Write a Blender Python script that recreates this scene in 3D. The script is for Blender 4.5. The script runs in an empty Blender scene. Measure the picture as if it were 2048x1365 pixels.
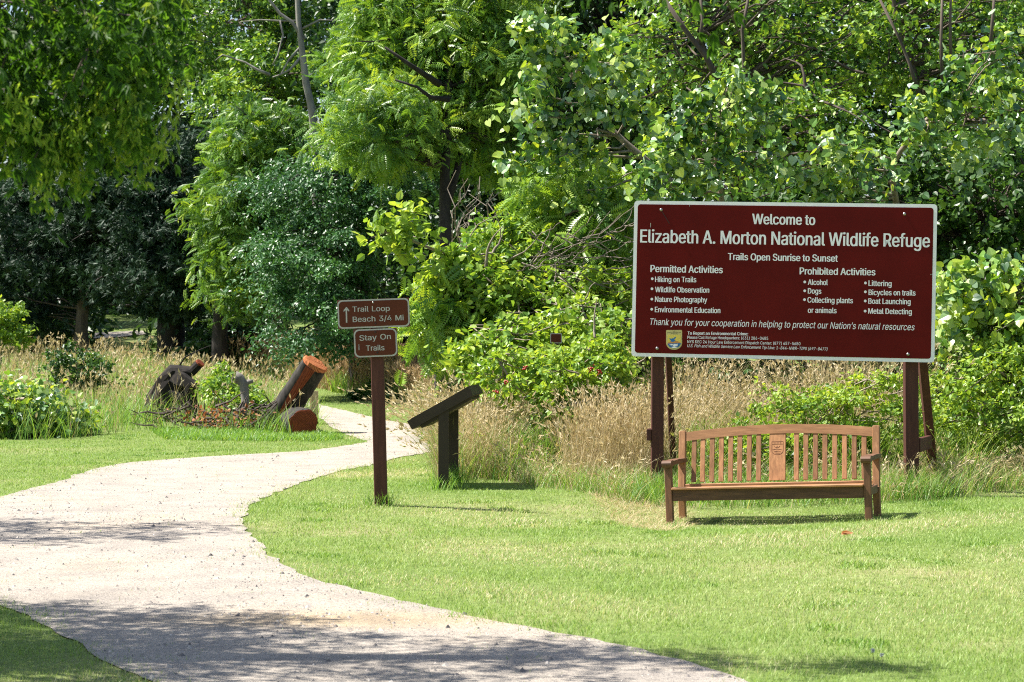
import bpy, math, os
import numpy as np
from mathutils import Vector, Matrix

# ------------------------------------------------------------------ camera, light, exposure
SC = bpy.context.scene
COL = SC.collection
F, CX, YH, H = 4600.0, 1024.0, 655.0, 1.7        # focal length and horizon in photo pixels, eye height in metres
cam = bpy.data.cameras.new("camera")
cam.sensor_width = 36.0
cam.lens = F / 2048 * 36.0
cam.shift_y = (YH - 682.5) / 2048
cam.clip_end = 3000
cam.dof.use_dof = True
cam.dof.focus_distance = 22.5
cam.dof.aperture_fstop = 7.0
cam_o = bpy.data.objects.new("camera", cam)
cam_o.location = (0, 0, H)
cam_o.rotation_euler = (math.pi / 2, 0, 0)
COL.objects.link(cam_o)
SC.camera = cam_o

EL, AZ = math.radians(57), math.radians(7)      # sun from the left, a little behind the signs
SUN = Vector((-math.cos(EL) * math.cos(AZ), math.cos(EL) * math.sin(AZ), math.sin(EL)))
sl = bpy.data.lights.new("sun", 'SUN')
sl.energy = 5.0
sl.angle = math.radians(0.5)
sl.color = (1.0, 0.955, 0.87)
so = bpy.data.objects.new("sun", sl)
so.rotation_euler = SUN.to_track_quat('Z', 'Y').to_euler()
COL.objects.link(so)
W = bpy.data.worlds.new("World")
SC.world = W
W.use_nodes = True
nt = W.node_tree
sky = nt.nodes.new('ShaderNodeTexSky')
sky.sky_type = 'NISHITA'
sky.sun_disc = False
sky.sun_elevation = EL
sky.sun_rotation = math.atan2(SUN.x, SUN.y) % (2 * math.pi)
sky.dust_density = 1.5
bg = nt.nodes['Background']
bg.inputs[1].default_value = 0.075
nt.links.new(sky.outputs[0], bg.inputs[0])
SC.view_settings.view_transform = 'Standard'
SC.view_settings.look = 'None'
SC.view_settings.gamma = 1
SC.view_settings.exposure = 1.3
SC.cycles.filter_width = 1.1
SC.cycles.use_denoising = False
SC.cycles.max_bounces = 8
SC.cycles.diffuse_bounces = 4
SC.cycles.glossy_bounces = 2
SC.cycles.transmission_bounces = 5

rng = np.random.default_rng(7)

# ------------------------------------------------------------------ ground shape and pixel helpers
PD = np.array([0, 36, 40, 44, 52, 58, 66, 76, 100, 160, 2000.])
PZ = np.array([0, 0, .04, .15, .38, .58, 1.03, 1.57, 2.6, 4.5, 5.])

def gz(x, y):
    x = np.asarray(x, float); y = np.asarray(y, float)
    z = (np.interp(y - 1.5, PD, PZ) + np.interp(y, PD, PZ) + np.interp(y + 1.5, PD, PZ)) / 3
    z = z + (-.112 + .036 * (x - 2.34)) * np.exp(-(((x - 2.34) / 1.9) ** 2 + ((y - 21.2) / 1.6) ** 2))
    z = z + .018 * np.sin(x * .9 + 1.3) * np.sin(y * .55) * np.clip((y - 12) / 8, 0, 1)
    return z

def at(px, py, d):
    return np.array([(px - CX) * d / F, d, H - (py - YH) * d / F])

def on_ground(px, py):
    ds = np.linspace(6, 110, 4000)
    x = (px - CX) * ds / F
    zz = H - (py - YH) * ds / F
    k = np.argmax(zz - gz(x, ds) <= 0)
    return np.array([x[k], ds[k]])

def foot(px, d):
    x = (px - CX) * d / F
    return np.array([x, d, float(gz(x, d))])

# ------------------------------------------------------------------ mesh helpers
def link(name, me, mat=None, parent=None):
    o = bpy.data.objects.new(name, me)
    COL.objects.link(o)
    if parent is not None:
        o.parent = parent
    if mat is not None and me is not None and not me.materials:
        me.materials.append(mat)
    return o

def tag(o, label=None, cat=None, group=None, kind=None):
    if label: o['label'] = label
    if cat: o['category'] = cat
    if group: o['group'] = group
    if kind: o['kind'] = kind
    return o

def thing(name, label, cat, loc=(0, 0, 0), group=None, rot=(0, 0, 0)):
    o = bpy.data.objects.new(name, None)
    o.empty_display_size = .1
    o.location = loc
    o.rotation_euler = rot
    COL.objects.link(o)
    return tag(o, label, cat, group)

def np_mesh(name, V, Q, tone=None, smooth=False):
    """one mesh from vertices and faces of one size (3 or 4 corners)"""
    me = bpy.data.meshes.new(name)
    V = np.ascontiguousarray(V, np.float32)
    Q = np.ascontiguousarray(Q, np.int32)
    k = Q.shape[1]
    me.vertices.add(len(V)); me.vertices.foreach_set('co', V.ravel())
    me.loops.add(Q.size); me.loops.foreach_set('vertex_index', Q.ravel())
    me.polygons.add(len(Q)); me.polygons.foreach_set('loop_start', np.arange(0, Q.size, k, dtype=np.int32))
    if tone is not None:
        a = me.attributes.new('tone', 'FLOAT', 'FACE')
        a.data.foreach_set('value', np.ascontiguousarray(tone, np.float32))
    me.polygons.foreach_set('use_smooth', np.full(len(Q), smooth))
    me.update(calc_edges=True)
    return me

class MB:
    """collects shapes of one part"""
    def __init__(s): s.v = []; s.f = []; s.n = 0
    def add(s, V, Fs):
        V = np.asarray(V, float)
        s.v.append(V); s.f += [[i + s.n for i in f] for f in Fs]; s.n += len(V)
        return s
    def box(s, c, size, rot=None, bev=.004, taper=None):
        sx, sy, sz = [a / 2 for a in size]
        b = min(bev, sx * .6, sy * .6, sz * .6)
        ring = lambda x, y, z: [(-x + b, -y, z), (x - b, -y, z), (x, -y + b, z), (x, y - b, z), (x - b, y, z), (-x + b, y, z), (-x, y - b, z), (-x, -y + b, z)]
        ring2 = lambda x, y, z: [(-x + 2 * b, -y + b, z), (x - 2 * b, -y + b, z), (x - b, -y + 2 * b, z), (x - b, y - 2 * b, z), (x - 2 * b, y - b, z), (-x + 2 * b, y - b, z), (-x + b, y - 2 * b, z), (-x + b, -y + 2 * b, z)]
        V = np.array(ring2(sx, sy, -sz) + ring(sx, sy, -sz + b) + ring(sx, sy, sz - b) + ring2(sx, sy, sz))
        Fs = [list(range(7, -1, -1)), list(range(24, 32))]
        for k in range(3):
            Fs += [[k * 8 + i, k * 8 + (i + 1) % 8, k * 8 + 8 + (i + 1) % 8, k * 8 + 8 + i] for i in range(8)]
        if rot is not None: V = V @ np.array(rot).T
        return s.add(V + np.asarray(c, float), Fs)
    def beam(s, a, b, w, t, bev=.004, up=(0, 0, 1)):
        """bar from a to b; w = width across, t = thickness along up-ish"""
        a = np.asarray(a, float); b = np.asarray(b, float)
        y = b - a; L = np.linalg.norm(y); y /= L
        x = np.cross(y, up); x /= np.linalg.norm(x); z = np.cross(x, y)
        return s.box((a + b) / 2, (w, L, t), np.stack([x, y, z], 1), bev)
    def prism(s, outline, y0, y1):
        """outline in (x, z), extruded along y"""
        n = len(outline); o = np.asarray(outline, float)
        V = np.concatenate([np.c_[o[:, 0], np.full(n, y0), o[:, 1]], np.c_[o[:, 0], np.full(n, y1), o[:, 1]]])
        return s.add(V, [list(range(n)), list(range(2 * n - 1, n - 1, -1))] + [[i + n, (i + 1) % n + n, (i + 1) % n, i] for i in range(n)])
    def path(s, pts, rad, sides=8, rough=0, r=rng, cap=True):
        pts = np.asarray(pts, float); n = len(pts)
        rad = np.broadcast_to(np.asarray(rad, float), (n,))
        d = np.gradient(pts, axis=0); d /= np.linalg.norm(d, axis=1)[:, None] + 1e-9
        ref = np.array([.31, .95, .05]) if abs(d[0][1]) < .9 else np.array([1., 0, 0])
        X = np.cross(d, ref); X /= np.linalg.norm(X, axis=1)[:, None]; Y = np.cross(d, X)
        a = np.linspace(0, 2 * np.pi, sides, endpoint=False)
        rr = rad[:, None] * (1 + rough * r.normal(size=(n, sides)))
        V = pts[:, None] + rr[..., None] * (np.cos(a)[None, :, None] * X[:, None] + np.sin(a)[None, :, None] * Y[:, None])
        Fs = [[k * sides + i, k * sides + (i + 1) % sides, (k + 1) * sides + (i + 1) % sides, (k + 1) * sides + i] for k in range(n - 1) for i in range(sides)]
        if cap: Fs += [list(range(sides - 1, -1, -1)), list(range((n - 1) * sides, n * sides))]
        return s.add(V.reshape(-1, 3), Fs)
    def build(s, name, mat, parent=None, smooth=False):
        me = bpy.data.meshes.new(name)
        me.from_pydata(np.concatenate(s.v).tolist(), [], s.f)
        if smooth: me.polygons.foreach_set('use_smooth', np.ones(len(me.polygons), bool))
        me.update()
        return link(name, me, mat, parent)

def rounded(x0, z0, x1, z1, r, n=5):
    out = []
    for cx, cz, a0 in ((x1 - r, z1 - r, 0), (x0 + r, z1 - r, 90), (x0 + r, z0 + r, 180), (x1 - r, z0 + r, 270)):
        for k in range(n + 1):
            a = math.radians(a0 + 90 * k / n)
            out.append((cx + r * math.cos(a), cz + r * math.sin(a)))
    return out[::-1]

def unit(a): return a / (np.linalg.norm(a, axis=-1, keepdims=True) + 1e-9)

# ------------------------------------------------------------------ materials
def new_mat(name):
    m = bpy.data.materials.new(name); m.use_nodes = True
    return m, m.node_tree, m.node_tree.nodes['Principled BSDF']

def ramp(nt, fac, stops):
    r = nt.nodes.new('ShaderNodeValToRGB')
    while len(r.color_ramp.elements) < len(stops): r.color_ramp.elements.new(.5)
    for e, (p, c) in zip(r.color_ramp.elements, stops):
        e.position = p; e.color = (*c, 1)
    nt.links.new(fac, r.inputs[0])
    return r.outputs[0]

def noise(nt, scale, detail=4, rough=.55, vec=None, dist=0):
    n = nt.nodes.new('ShaderNodeTexNoise')
    n.inputs['Scale'].default_value = scale; n.inputs['Detail'].default_value = detail
    n.inputs['Roughness'].default_value = rough; n.inputs['Distortion'].default_value = dist
    if vec is not None: nt.links.new(vec, n.inputs['Vector'])
    return n.outputs['Fac']

def coords(nt, scale=(1, 1, 1), src='Object'):
    t = nt.nodes.new('ShaderNodeTexCoord'); m = nt.nodes.new('ShaderNodeMapping')
    m.inputs['Scale'].default_value = scale
    nt.links.new(t.outputs[src], m.inputs['Vector'])
    return m.outputs[0]

def bump(nt, h, p, strength=.3, dist=.01):
    b = nt.nodes.new('ShaderNodeBump'); b.inputs['Strength'].default_value = strength; b.inputs['Distance'].default_value = dist
    nt.links.new(h, b.inputs['Height']); nt.links.new(b.outputs[0], p.inputs['Normal'])

def leaf_mat(name, cols, trans=.4, rough=.42, spec=.5, tcol=(1.5, 1.35, .7)):
    m, nt, p = new_mat(name)
    a = nt.nodes.new('ShaderNodeAttribute'); a.attribute_name = 'tone'
    n = len(cols)
    c = ramp(nt, a.outputs['Fac'], [(i / (n - 1), k) for i, k in enumerate(cols)])
    nt.links.new(c, p.inputs['Base Color'])
    p.inputs['Roughness'].default_value = rough
    p.inputs['Specular IOR Level'].default_value = spec
    t = nt.nodes.new('ShaderNodeBsdfTranslucent')
    mx = nt.nodes.new('ShaderNodeMix'); mx.data_type = 'RGBA'; mx.blend_type = 'MULTIPLY'; mx.inputs[0].default_value = 1
    nt.links.new(c, mx.inputs[6]); mx.inputs[7].default_value = (*tcol, 1)
    nt.links.new(mx.outputs[2], t.inputs['Color'])
    s = nt.nodes.new('ShaderNodeMixShader'); s.inputs[0].default_value = trans
    nt.links.new(p.outputs[0], s.inputs[1]); nt.links.new(t.outputs[0], s.inputs[2])
    nt.links.new(s.outputs[0], nt.nodes['Material Output'].inputs['Surface'])
    return m

def wood_mat(name, c0, c1, scale=(6, 6, 60), rough=.6, bmp=.2, c2=None, spec=.3):
    m, nt, p = new_mat(name)
    v = coords(nt, scale)
    n1 = noise(nt, 1.0, 6, .6, v, .4)
    st = [(.3, c0), (.68, c1)] + ([(.8, c2)] if c2 else [])
    oi = nt.nodes.new('ShaderNodeObjectInfo'); hs = nt.nodes.new('ShaderNodeHueSaturation')
    mr = nt.nodes.new('ShaderNodeMapRange'); mr.inputs[3].default_value = .74; mr.inputs[4].default_value = 1.2
    nt.links.new(oi.outputs['Random'], mr.inputs[0]); nt.links.new(mr.outputs[0], hs.inputs['Value'])
    hs.inputs['Saturation'].default_value = .95
    nt.links.new(ramp(nt, n1, st), hs.inputs['Color']); nt.links.new(hs.outputs[0], p.inputs['Base Color'])
    p.inputs['Roughness'].default_value = rough
    p.inputs['Specular IOR Level'].default_value = spec
    bump(nt, n1, p, bmp, .004)
    return m

def flat_mat(name, c, rough=.5, var=.12, spec=.4, metal=0, scale=9):
    m, nt, p = new_mat(name)
    n1 = noise(nt, scale, 5, .6, coords(nt))
    c = np.array(c)
    nt.links.new(ramp(nt, n1, [(.3, tuple(c * (1 - var))), (.7, tuple(np.minimum(c * (1 + var), 1)))]), p.inputs['Base Color'])
    p.inputs['Roughness'].default_value = rough
    p.inputs['Specular IOR Level'].default_value = spec
    p.inputs['Metallic'].default_value = metal
    return m

M = {}
M['walnut'] = leaf_mat('walnut_leaf', [(.028, .085, .018), (.085, .2, .03), (.2, .35, .04), (.37, .5, .06)], .34, .42, .5, (1.6, 1.4, .6))
M['mid'] = leaf_mat('broad_leaf', [(.026, .08, .018), (.08, .185, .03), (.19, .34, .045), (.37, .49, .06)], .34, .38, .6, (1.6, 1.4, .6))
M['back'] = leaf_mat('forest_leaf', [(.014, .045, .012), (.03, .08, .018), (.065, .145, .027)], .28)  # greens lowered so that gaps in the wood read as deep shade
M['glossy'] = leaf_mat('glossy_leaf', [(.028, .09, .03), (.055, .16, .042), (.1, .24, .06)], .22, .4, .6)
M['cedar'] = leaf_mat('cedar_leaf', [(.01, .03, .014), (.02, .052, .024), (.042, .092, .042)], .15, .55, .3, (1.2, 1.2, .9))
M['grape'] = leaf_mat('grape_leaf', [(.035, .1, .03), (.06, .16, .04), (.14, .29, .045), (.38, .49, .055), (.25, .4, .2), (.42, .55, .4)], .32, .4, .9, (1.7, 1.5, .6))  # the palest greens put sky sheen into the leaf colour
M['elder'] = leaf_mat('boxelder_leaf', [(.04, .1, .014), (.065, .15, .02), (.105, .215, .027), (.3, .38, .07)], .55, .5, .3, (1.5, 1.5, .55))
M['shrub'] = leaf_mat('shrub_leaf', [(.055, .14, .025), (.125, .25, .035), (.24, .38, .05), (.36, .47, .08)], .4, .42, .5, (1.6, 1.4, .6))
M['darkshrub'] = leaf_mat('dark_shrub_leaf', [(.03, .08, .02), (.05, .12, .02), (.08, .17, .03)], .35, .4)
M['lawn'] = leaf_mat('lawn_blade', [(.13, .25, .04), (.22, .345, .065), (.34, .42, .14), (.48, .46, .25), (.6, .52, .34)], .36, .5, .4, (1.25, 1.25, .8))
M['weed'] = leaf_mat('weed_blade', [(.08, .19, .03), (.14, .29, .045), (.23, .36, .07), (.4, .38, .17)], .4, .45, .4)
M['straw'] = leaf_mat('straw_blade', [(.17, .22, .06), (.37, .31, .145), (.5, .41, .235), (.62, .53, .36)], .3, .6, .3, (1.1, 1.0, .8))
M['redstraw'] = leaf_mat('red_straw_blade', [(.18, .2, .06), (.34, .24, .12), (.44, .32, .18), (.5, .4, .24)], .3, .6, .3, (1.1, 1.0, .8))
M['deadleaf'] = leaf_mat('dead_leaf', [(.2, .07, .03), (.35, .13, .05), (.42, .2, .09)], .3, .6, .3, (1.1, 1, .8))
M['berry'] = flat_mat('red_berry', (.4, .03, .02), .35)
M['bark'] = wood_mat('bark', (.05, .038, .028), (.13, .1, .08), (9, 9, 1.6), .9, .8)
M['darkbark'] = wood_mat('dark_bark', (.014, .012, .01), (.05, .042, .036), (9, 9, 2), .9, 1.0)
M['greybark'] = wood_mat('grey_bark', (.14, .125, .11), (.3, .28, .25), (6, 6, 2), .9, .5)
M['twig'] = wood_mat('twig_bark', (.15, .115, .085), (.32, .27, .21), (14, 14, 14), .85, .3)
M['deadvine'] = wood_mat('dead_vine_bark', (.09, .072, .055), (.2, .165, .13), (14, 14, 14), .85, .3)
M['logbark'] = wood_mat('log_bark', (.016, .014, .012), (.07, .06, .052), (16, 16, 4), .95, 1.0)
def ring_mat(name, c0, c1):
    m, nt, p = new_mat(name)
    v = coords(nt); w = nt.nodes.new('ShaderNodeTexWave'); w.wave_type = 'RINGS'; w.rings_direction = 'Z'
    w.inputs['Scale'].default_value = 14; w.inputs['Distortion'].default_value = 2.2; w.inputs['Detail'].default_value = 3; w.inputs['Detail Scale'].default_value = 2
    nt.links.new(v, w.inputs['Vector'])
    n = noise(nt, 11, 6, .65, v)
    mx = nt.nodes.new('ShaderNodeMix'); mx.inputs[0].default_value = .62; nt.links.new(w.outputs['Fac'], mx.inputs[2]); nt.links.new(n, mx.inputs[3])
    nt.links.new(ramp(nt, mx.outputs[0], [(.3, c0), (.65, c1)]), p.inputs['Base Color'])
    p.inputs['Roughness'].default_value = .8; p.inputs['Specular IOR Level'].default_value = .2
    bump(nt, n, p, .5, .01)
    return m
M['cutwood'] = ring_mat('cut_wood', (.24, .058, .02), (.5, .19, .075))
M['cutred'] = ring_mat('dark_cut_wood', (.1, .022, .01), (.27, .062, .024))  # redder, darker copy of the cut wood, shade of the log end included
M['postwood'] = wood_mat('stained_post_wood', (.06, .02, .014), (.095, .032, .022), (30, 30, 3), .7, .3, (.2, .12, .09), .25)
M['boardwood'] = wood_mat('red_brown_board', (.1, .03, .02), (.15, .05, .03), (20, 20, 4), .65, .2)
M['stand'] = flat_mat('brown_coated_metal', (.05, .037, .028), .55, .1, .15)
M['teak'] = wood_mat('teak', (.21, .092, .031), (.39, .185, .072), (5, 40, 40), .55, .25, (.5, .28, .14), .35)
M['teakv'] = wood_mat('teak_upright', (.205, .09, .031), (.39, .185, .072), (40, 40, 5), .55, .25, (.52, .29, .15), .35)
M['teakd'] = wood_mat('dark_teak', (.075, .036, .02), (.17, .08, .04), (5, 40, 40), .6, .3, (.26, .14, .08), .3)  # darker copy of the teak; holds the unlit look of the front rail
M['teakdv'] = wood_mat('dark_teak_upright', (.1, .045, .022), (.22, .1, .048), (40, 40, 5), .6, .3, (.34, .17, .085), .3)  # darker copy of the upright teak, for the front legs
M['carve'] = flat_mat('groove_shade', (.15, .06, .03), .8)  # brown darkened for the shade in carved lines, drawn as raised strips
M['maroon'] = flat_mat('maroon_enamel', (.105, .005, .0035), .4, .14, .1, 0, 2.5)
M['brown'] = flat_mat('brown_sign_paint', (.105, .03, .016), .6, .08, .12, 0, 6)
M['white'] = flat_mat('white_vinyl', (.86, .84, .86), .45, .05)
M['aged'] = flat_mat('aged_reflective_white', (.42, .41, .385), .5, .12, .4, 0, 40)
M['bolt'] = flat_mat('bolt_steel', (.35, .34, .33), .35, .1, .5, .9)
M['darkbolt'] = flat_mat('rusty_bolt', (.05, .03, .025), .6, .2, .4, .3)
M['gold'] = flat_mat('emblem_gold', (.55, .46, .18), .5, .05)
M['yellow'] = flat_mat('emblem_yellow', (.72, .56, .1), .5, .05)
M['blue'] = flat_mat('emblem_blue', (.02, .14, .36), .5, .05)
M['orange'] = flat_mat('emblem_orange', (.55, .25, .07), .5, .05)
M['ink'] = flat_mat('emblem_ink', (.03, .03, .02), .5, .05)
M['blackbark'] = wood_mat('black_bark', (.006, .005, .005), (.028, .022, .018), (12, 12, 12), .95, 1.0)
M['palewood'] = wood_mat('pale_timber', (.4, .31, .15), (.55, .44, .24), (20, 20, 3), .7, .2)
M['clover'] = flat_mat('clover_white', (.7, .7, .64), .7)

def ground_mat():
    m, nt, p = new_mat('turf_soil')
    v = coords(nt)
    n1 = noise(nt, .35, 5, .6, v); n2 = noise(nt, 9, 5, .7, v)
    c1 = ramp(nt, n1, [(.35, (.14, .21, .05)), (.55, (.2, .25, .08)), (.7, (.32, .3, .15))])
    c2 = ramp(nt, n2, [(.3, (.55, .55, .55)), (.7, (1, 1, 1))])
    mx = nt.nodes.new('ShaderNodeMix'); mx.data_type = 'RGBA'; mx.blend_type = 'MULTIPLY'; mx.inputs[0].default_value = 1
    nt.links.new(c1, mx.inputs[6]); nt.links.new(c2, mx.inputs[7]); nt.links.new(mx.outputs[2], p.inputs['Base Color'])
    p.inputs['Roughness'].default_value = .95; p.inputs['Specular IOR Level'].default_value = .1
    bump(nt, n2, p, .6, .03)
    return m

def path_mat():
    m, nt, p = new_mat('crushed_gravel')
    v = coords(nt)
    n1 = noise(nt, .5, 5, .6, v); n2 = noise(nt, 70, 4, .75, v); n3 = noise(nt, 2.2, 4, .6, v)
    vo = nt.nodes.new('ShaderNodeTexVoronoi'); vo.inputs['Scale'].default_value = 75; nt.links.new(v, vo.inputs['Vector'])
    c1 = ramp(nt, n1, [(.3, (.43, .378, .32)), (.5, (.515, .452, .383)), (.7, (.54, .455, .36))])
    c2 = ramp(nt, n2, [(.3, (.3, .3, .32)), (.44, (.82, .82, .82)), (.7, (1.05, 1.05, 1.05))])
    sep = nt.nodes.new('ShaderNodeSeparateColor'); nt.links.new(vo.outputs['Color'], sep.inputs[0])
    c3 = ramp(nt, sep.outputs[0], [(.0, (.62, .62, .65)), (.25, (.9, .9, .9)), (1, (1.0, 1.0, 1.0))])
    c4 = ramp(nt, n3, [(.32, (.78, .79, .82)), (.6, (1, 1, 1))])
    gm = nt.nodes.new('ShaderNodeMapping'); gm.inputs['Location'].default_value = (.95 / 1.5, -13.3 / .55, 0); gm.inputs['Scale'].default_value = (1 / 1.5, 1 / .55, 0)
    nt.links.new(v, gm.inputs['Vector'])
    gr = nt.nodes.new('ShaderNodeTexGradient'); gr.gradient_type = 'SPHERICAL'; nt.links.new(gm.outputs[0], gr.inputs[0])   # a patch of yellow sand
    c5 = ramp(nt, gr.outputs['Fac'], [(0, (1, 1, 1)), (.7, (1.0, .91, .76))])
    last = c1
    for c in (c2, c3, c4, c5):
        mx = nt.nodes.new('ShaderNodeMix'); mx.data_type = 'RGBA'; mx.blend_type = 'MULTIPLY'; mx.inputs[0].default_value = 1
        nt.links.new(last, mx.inputs[6]); nt.links.new(c, mx.inputs[7]); last = mx.outputs[2]
    nt.links.new(last, p.inputs['Base Color'])
    p.inputs['Roughness'].default_value = .9; p.inputs['Specular IOR Level'].default_value = .2
    bump(nt, n2, p, .8, .02)
    return m
M['ground'] = ground_mat(); M['path'] = path_mat()
M['stone'] = leaf_mat('pebble', [(.09, .085, .085), (.2, .18, .17), (.36, .31, .27), (.5, .45, .4)], 0, .85, .3, (1, 1, 1))

# ------------------------------------------------------------------ ground sheet and gravel path
def grid_sheet(xs, ys, zf, name, mat, lift=0):
    X, Y = np.meshgrid(xs, ys)
    V = np.c_[X.ravel(), Y.ravel(), zf(X.ravel(), Y.ravel()) + lift]
    nx = len(xs); i = np.arange(len(V)).reshape(X.shape)
    Q = np.stack([i[:-1, :-1], i[:-1, 1:], i[1:, 1:], i[1:, :-1]], -1).reshape(-1, 4)
    return link(name, np_mesh(name, V, Q, None, True), mat)

xs = np.r_[-1500, -600, -200, -100, np.arange(-40, 40.1, .5), 100, 200, 600, 1500]
ys = np.r_[-600, -100, -20, np.arange(0, 110, .4), 130, 160, 250, 500, 1000, 1900]
g = grid_sheet(xs, ys, gz, 'ground', M['ground'])
tag(g, 'grassy ground under the lawn, meadow and trees', None, None, 'structure')

R_EDGE = [(1700, 1440), (1560, 1385), (1470, 1360), (1400, 1335), (1300, 1310), (1240, 1288), (1200, 1280), (1100, 1268), (1040, 1255), (950, 1238), (870, 1215),
          (800, 1203), (740, 1188), (680, 1176), (620, 1158), (560, 1128), (518, 1092), (492, 1062), (486, 1037), (500, 1012), (540, 993), (610, 963),
          (680, 943), (740, 932), (800, 916), (870, 904), (950, 893), (1060, 880), (1180, 868)]
L_FAR = [(1180, 838), (1050, 843), (950, 848), (870, 850), (820, 849), (760, 839), (700, 825), (650, 813), (600, 799), (560, 784), (525, 768), (480, 755), (430, 746), (385, 741),
         (365, 749), (400, 757), (450, 766), (500, 781), (540, 796), (580, 811), (620, 826), (645, 842), (668, 858), (700, 873), (738, 885)]
L_EDGE = [(715, 888), (690, 893), (620, 903), (550, 907), (480, 911), (410, 915), (350, 919), (260, 926), (210, 934), (170, 945), (120, 964), (60, 980), (0, 994), (-120, 1020), (-300, 1060), (-700, 1130),
          (-900, 1240), (-300, 1185), (-100, 1190), (0, 1209), (30, 1217), (60, 1236), (100, 1261), (150, 1291), (200, 1320), (250, 1344), (320, 1368), (430, 1410)]

def wobble(poly, step=.12, amp=.022, seed=3):
    r = np.random.default_rng(seed)
    P = np.array([on_ground(*p) for p in poly]); out = []
    n = len(P)
    for k in range(n):
        a, b = P[k], P[(k + 1) % n]
        m = max(1, int(np.linalg.norm(b - a) / step))
        for j in range(m): out.append(a + (b - a) * j / m)
    out = np.array(out)
    for _ in range(3): out = (np.roll(out, 1, 0) + 2 * out + np.roll(out, -1, 0)) / 4
    j = r.normal(0, amp, out.shape)
    return out + (j + np.roll(j, 1, 0)) * .6
PATH = wobble(R_EDGE + L_FAR + L_EDGE)

def inside(x, y, poly):
    r = np.zeros(len(x), bool)
    x0, y0 = poly[:, 0], poly[:, 1]; x1, y1 = np.roll(x0, -1), np.roll(y0, -1)
    for a, b, c, d in zip(x0, y0, x1, y1):
        if b == d: continue
        k = (y < max(b, d)) & (y >= min(b, d))
        r[k] ^= x[k] < a + (y[k] - b) * (c - a) / (d - b)
    return r

def edge_dist(x, y, poly, cap=.4):
    d = np.full(len(x), cap)
    for p in poly:
        k = (abs(x - p[0]) < cap) & (abs(y - p[1]) < cap)
        d[k] = np.minimum(d[k], np.hypot(x[k] - p[0], y[k] - p[1]))
    return d

def build_path():
    import bmesh
    bm = bmesh.new()
    vs = [bm.verts.new((p[0], p[1], 0)) for p in PATH]
    es = [bm.edges.new((vs[i], vs[(i + 1) % len(vs)])) for i in range(len(vs))]
    bmesh.ops.triangle_fill(bm, use_beauty=True, edges=es)
    for v in bm.verts: v.co.z = 0
    for k in np.arange(9, 62, .4):                       # cut into strips so that it can follow the ground
        bmesh.ops.bisect_plane(bm, geom=bm.verts[:] + bm.edges[:] + bm.faces[:], plane_co=(0, k, 0), plane_no=(0, 1, 0))
    for k in np.arange(-12, 6, .5):
        bmesh.ops.bisect_plane(bm, geom=bm.verts[:] + bm.edges[:] + bm.faces[:], plane_co=(k, 0, 0), plane_no=(1, 0, 0))
    co = np.array([v.co[:] for v in bm.verts])
    z = gz(co[:, 0], co[:, 1]) + .008
    for v, q in zip(bm.verts, z): v.co.z = q
    bmesh.ops.recalc_face_normals(bm, faces=bm.faces)
    me = bpy.data.meshes.new('gravel_path'); bm.to_mesh(me); bm.free()
    o = link('gravel_path', me, M['path'])
    tag(o, 'pale crushed gravel path curving from the foreground to the field', None, None, 'structure')
build_path()
FARPATH = np.array([on_ground(*p) for p in [(180, 668), (285, 663), (292, 670), (240, 676), (180, 679)]])
mb = MB(); c = FARPATH.mean(0)
mb.add(np.c_[FARPATH, gz(FARPATH[:, 0], FARPATH[:, 1]) + .03], [[0, 4, 3, 2, 1]][:1])
tag(mb.build('far_gravel_path', M['path']), 'short far stretch of gravel path under the dark cedars', None, None, 'structure')

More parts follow.
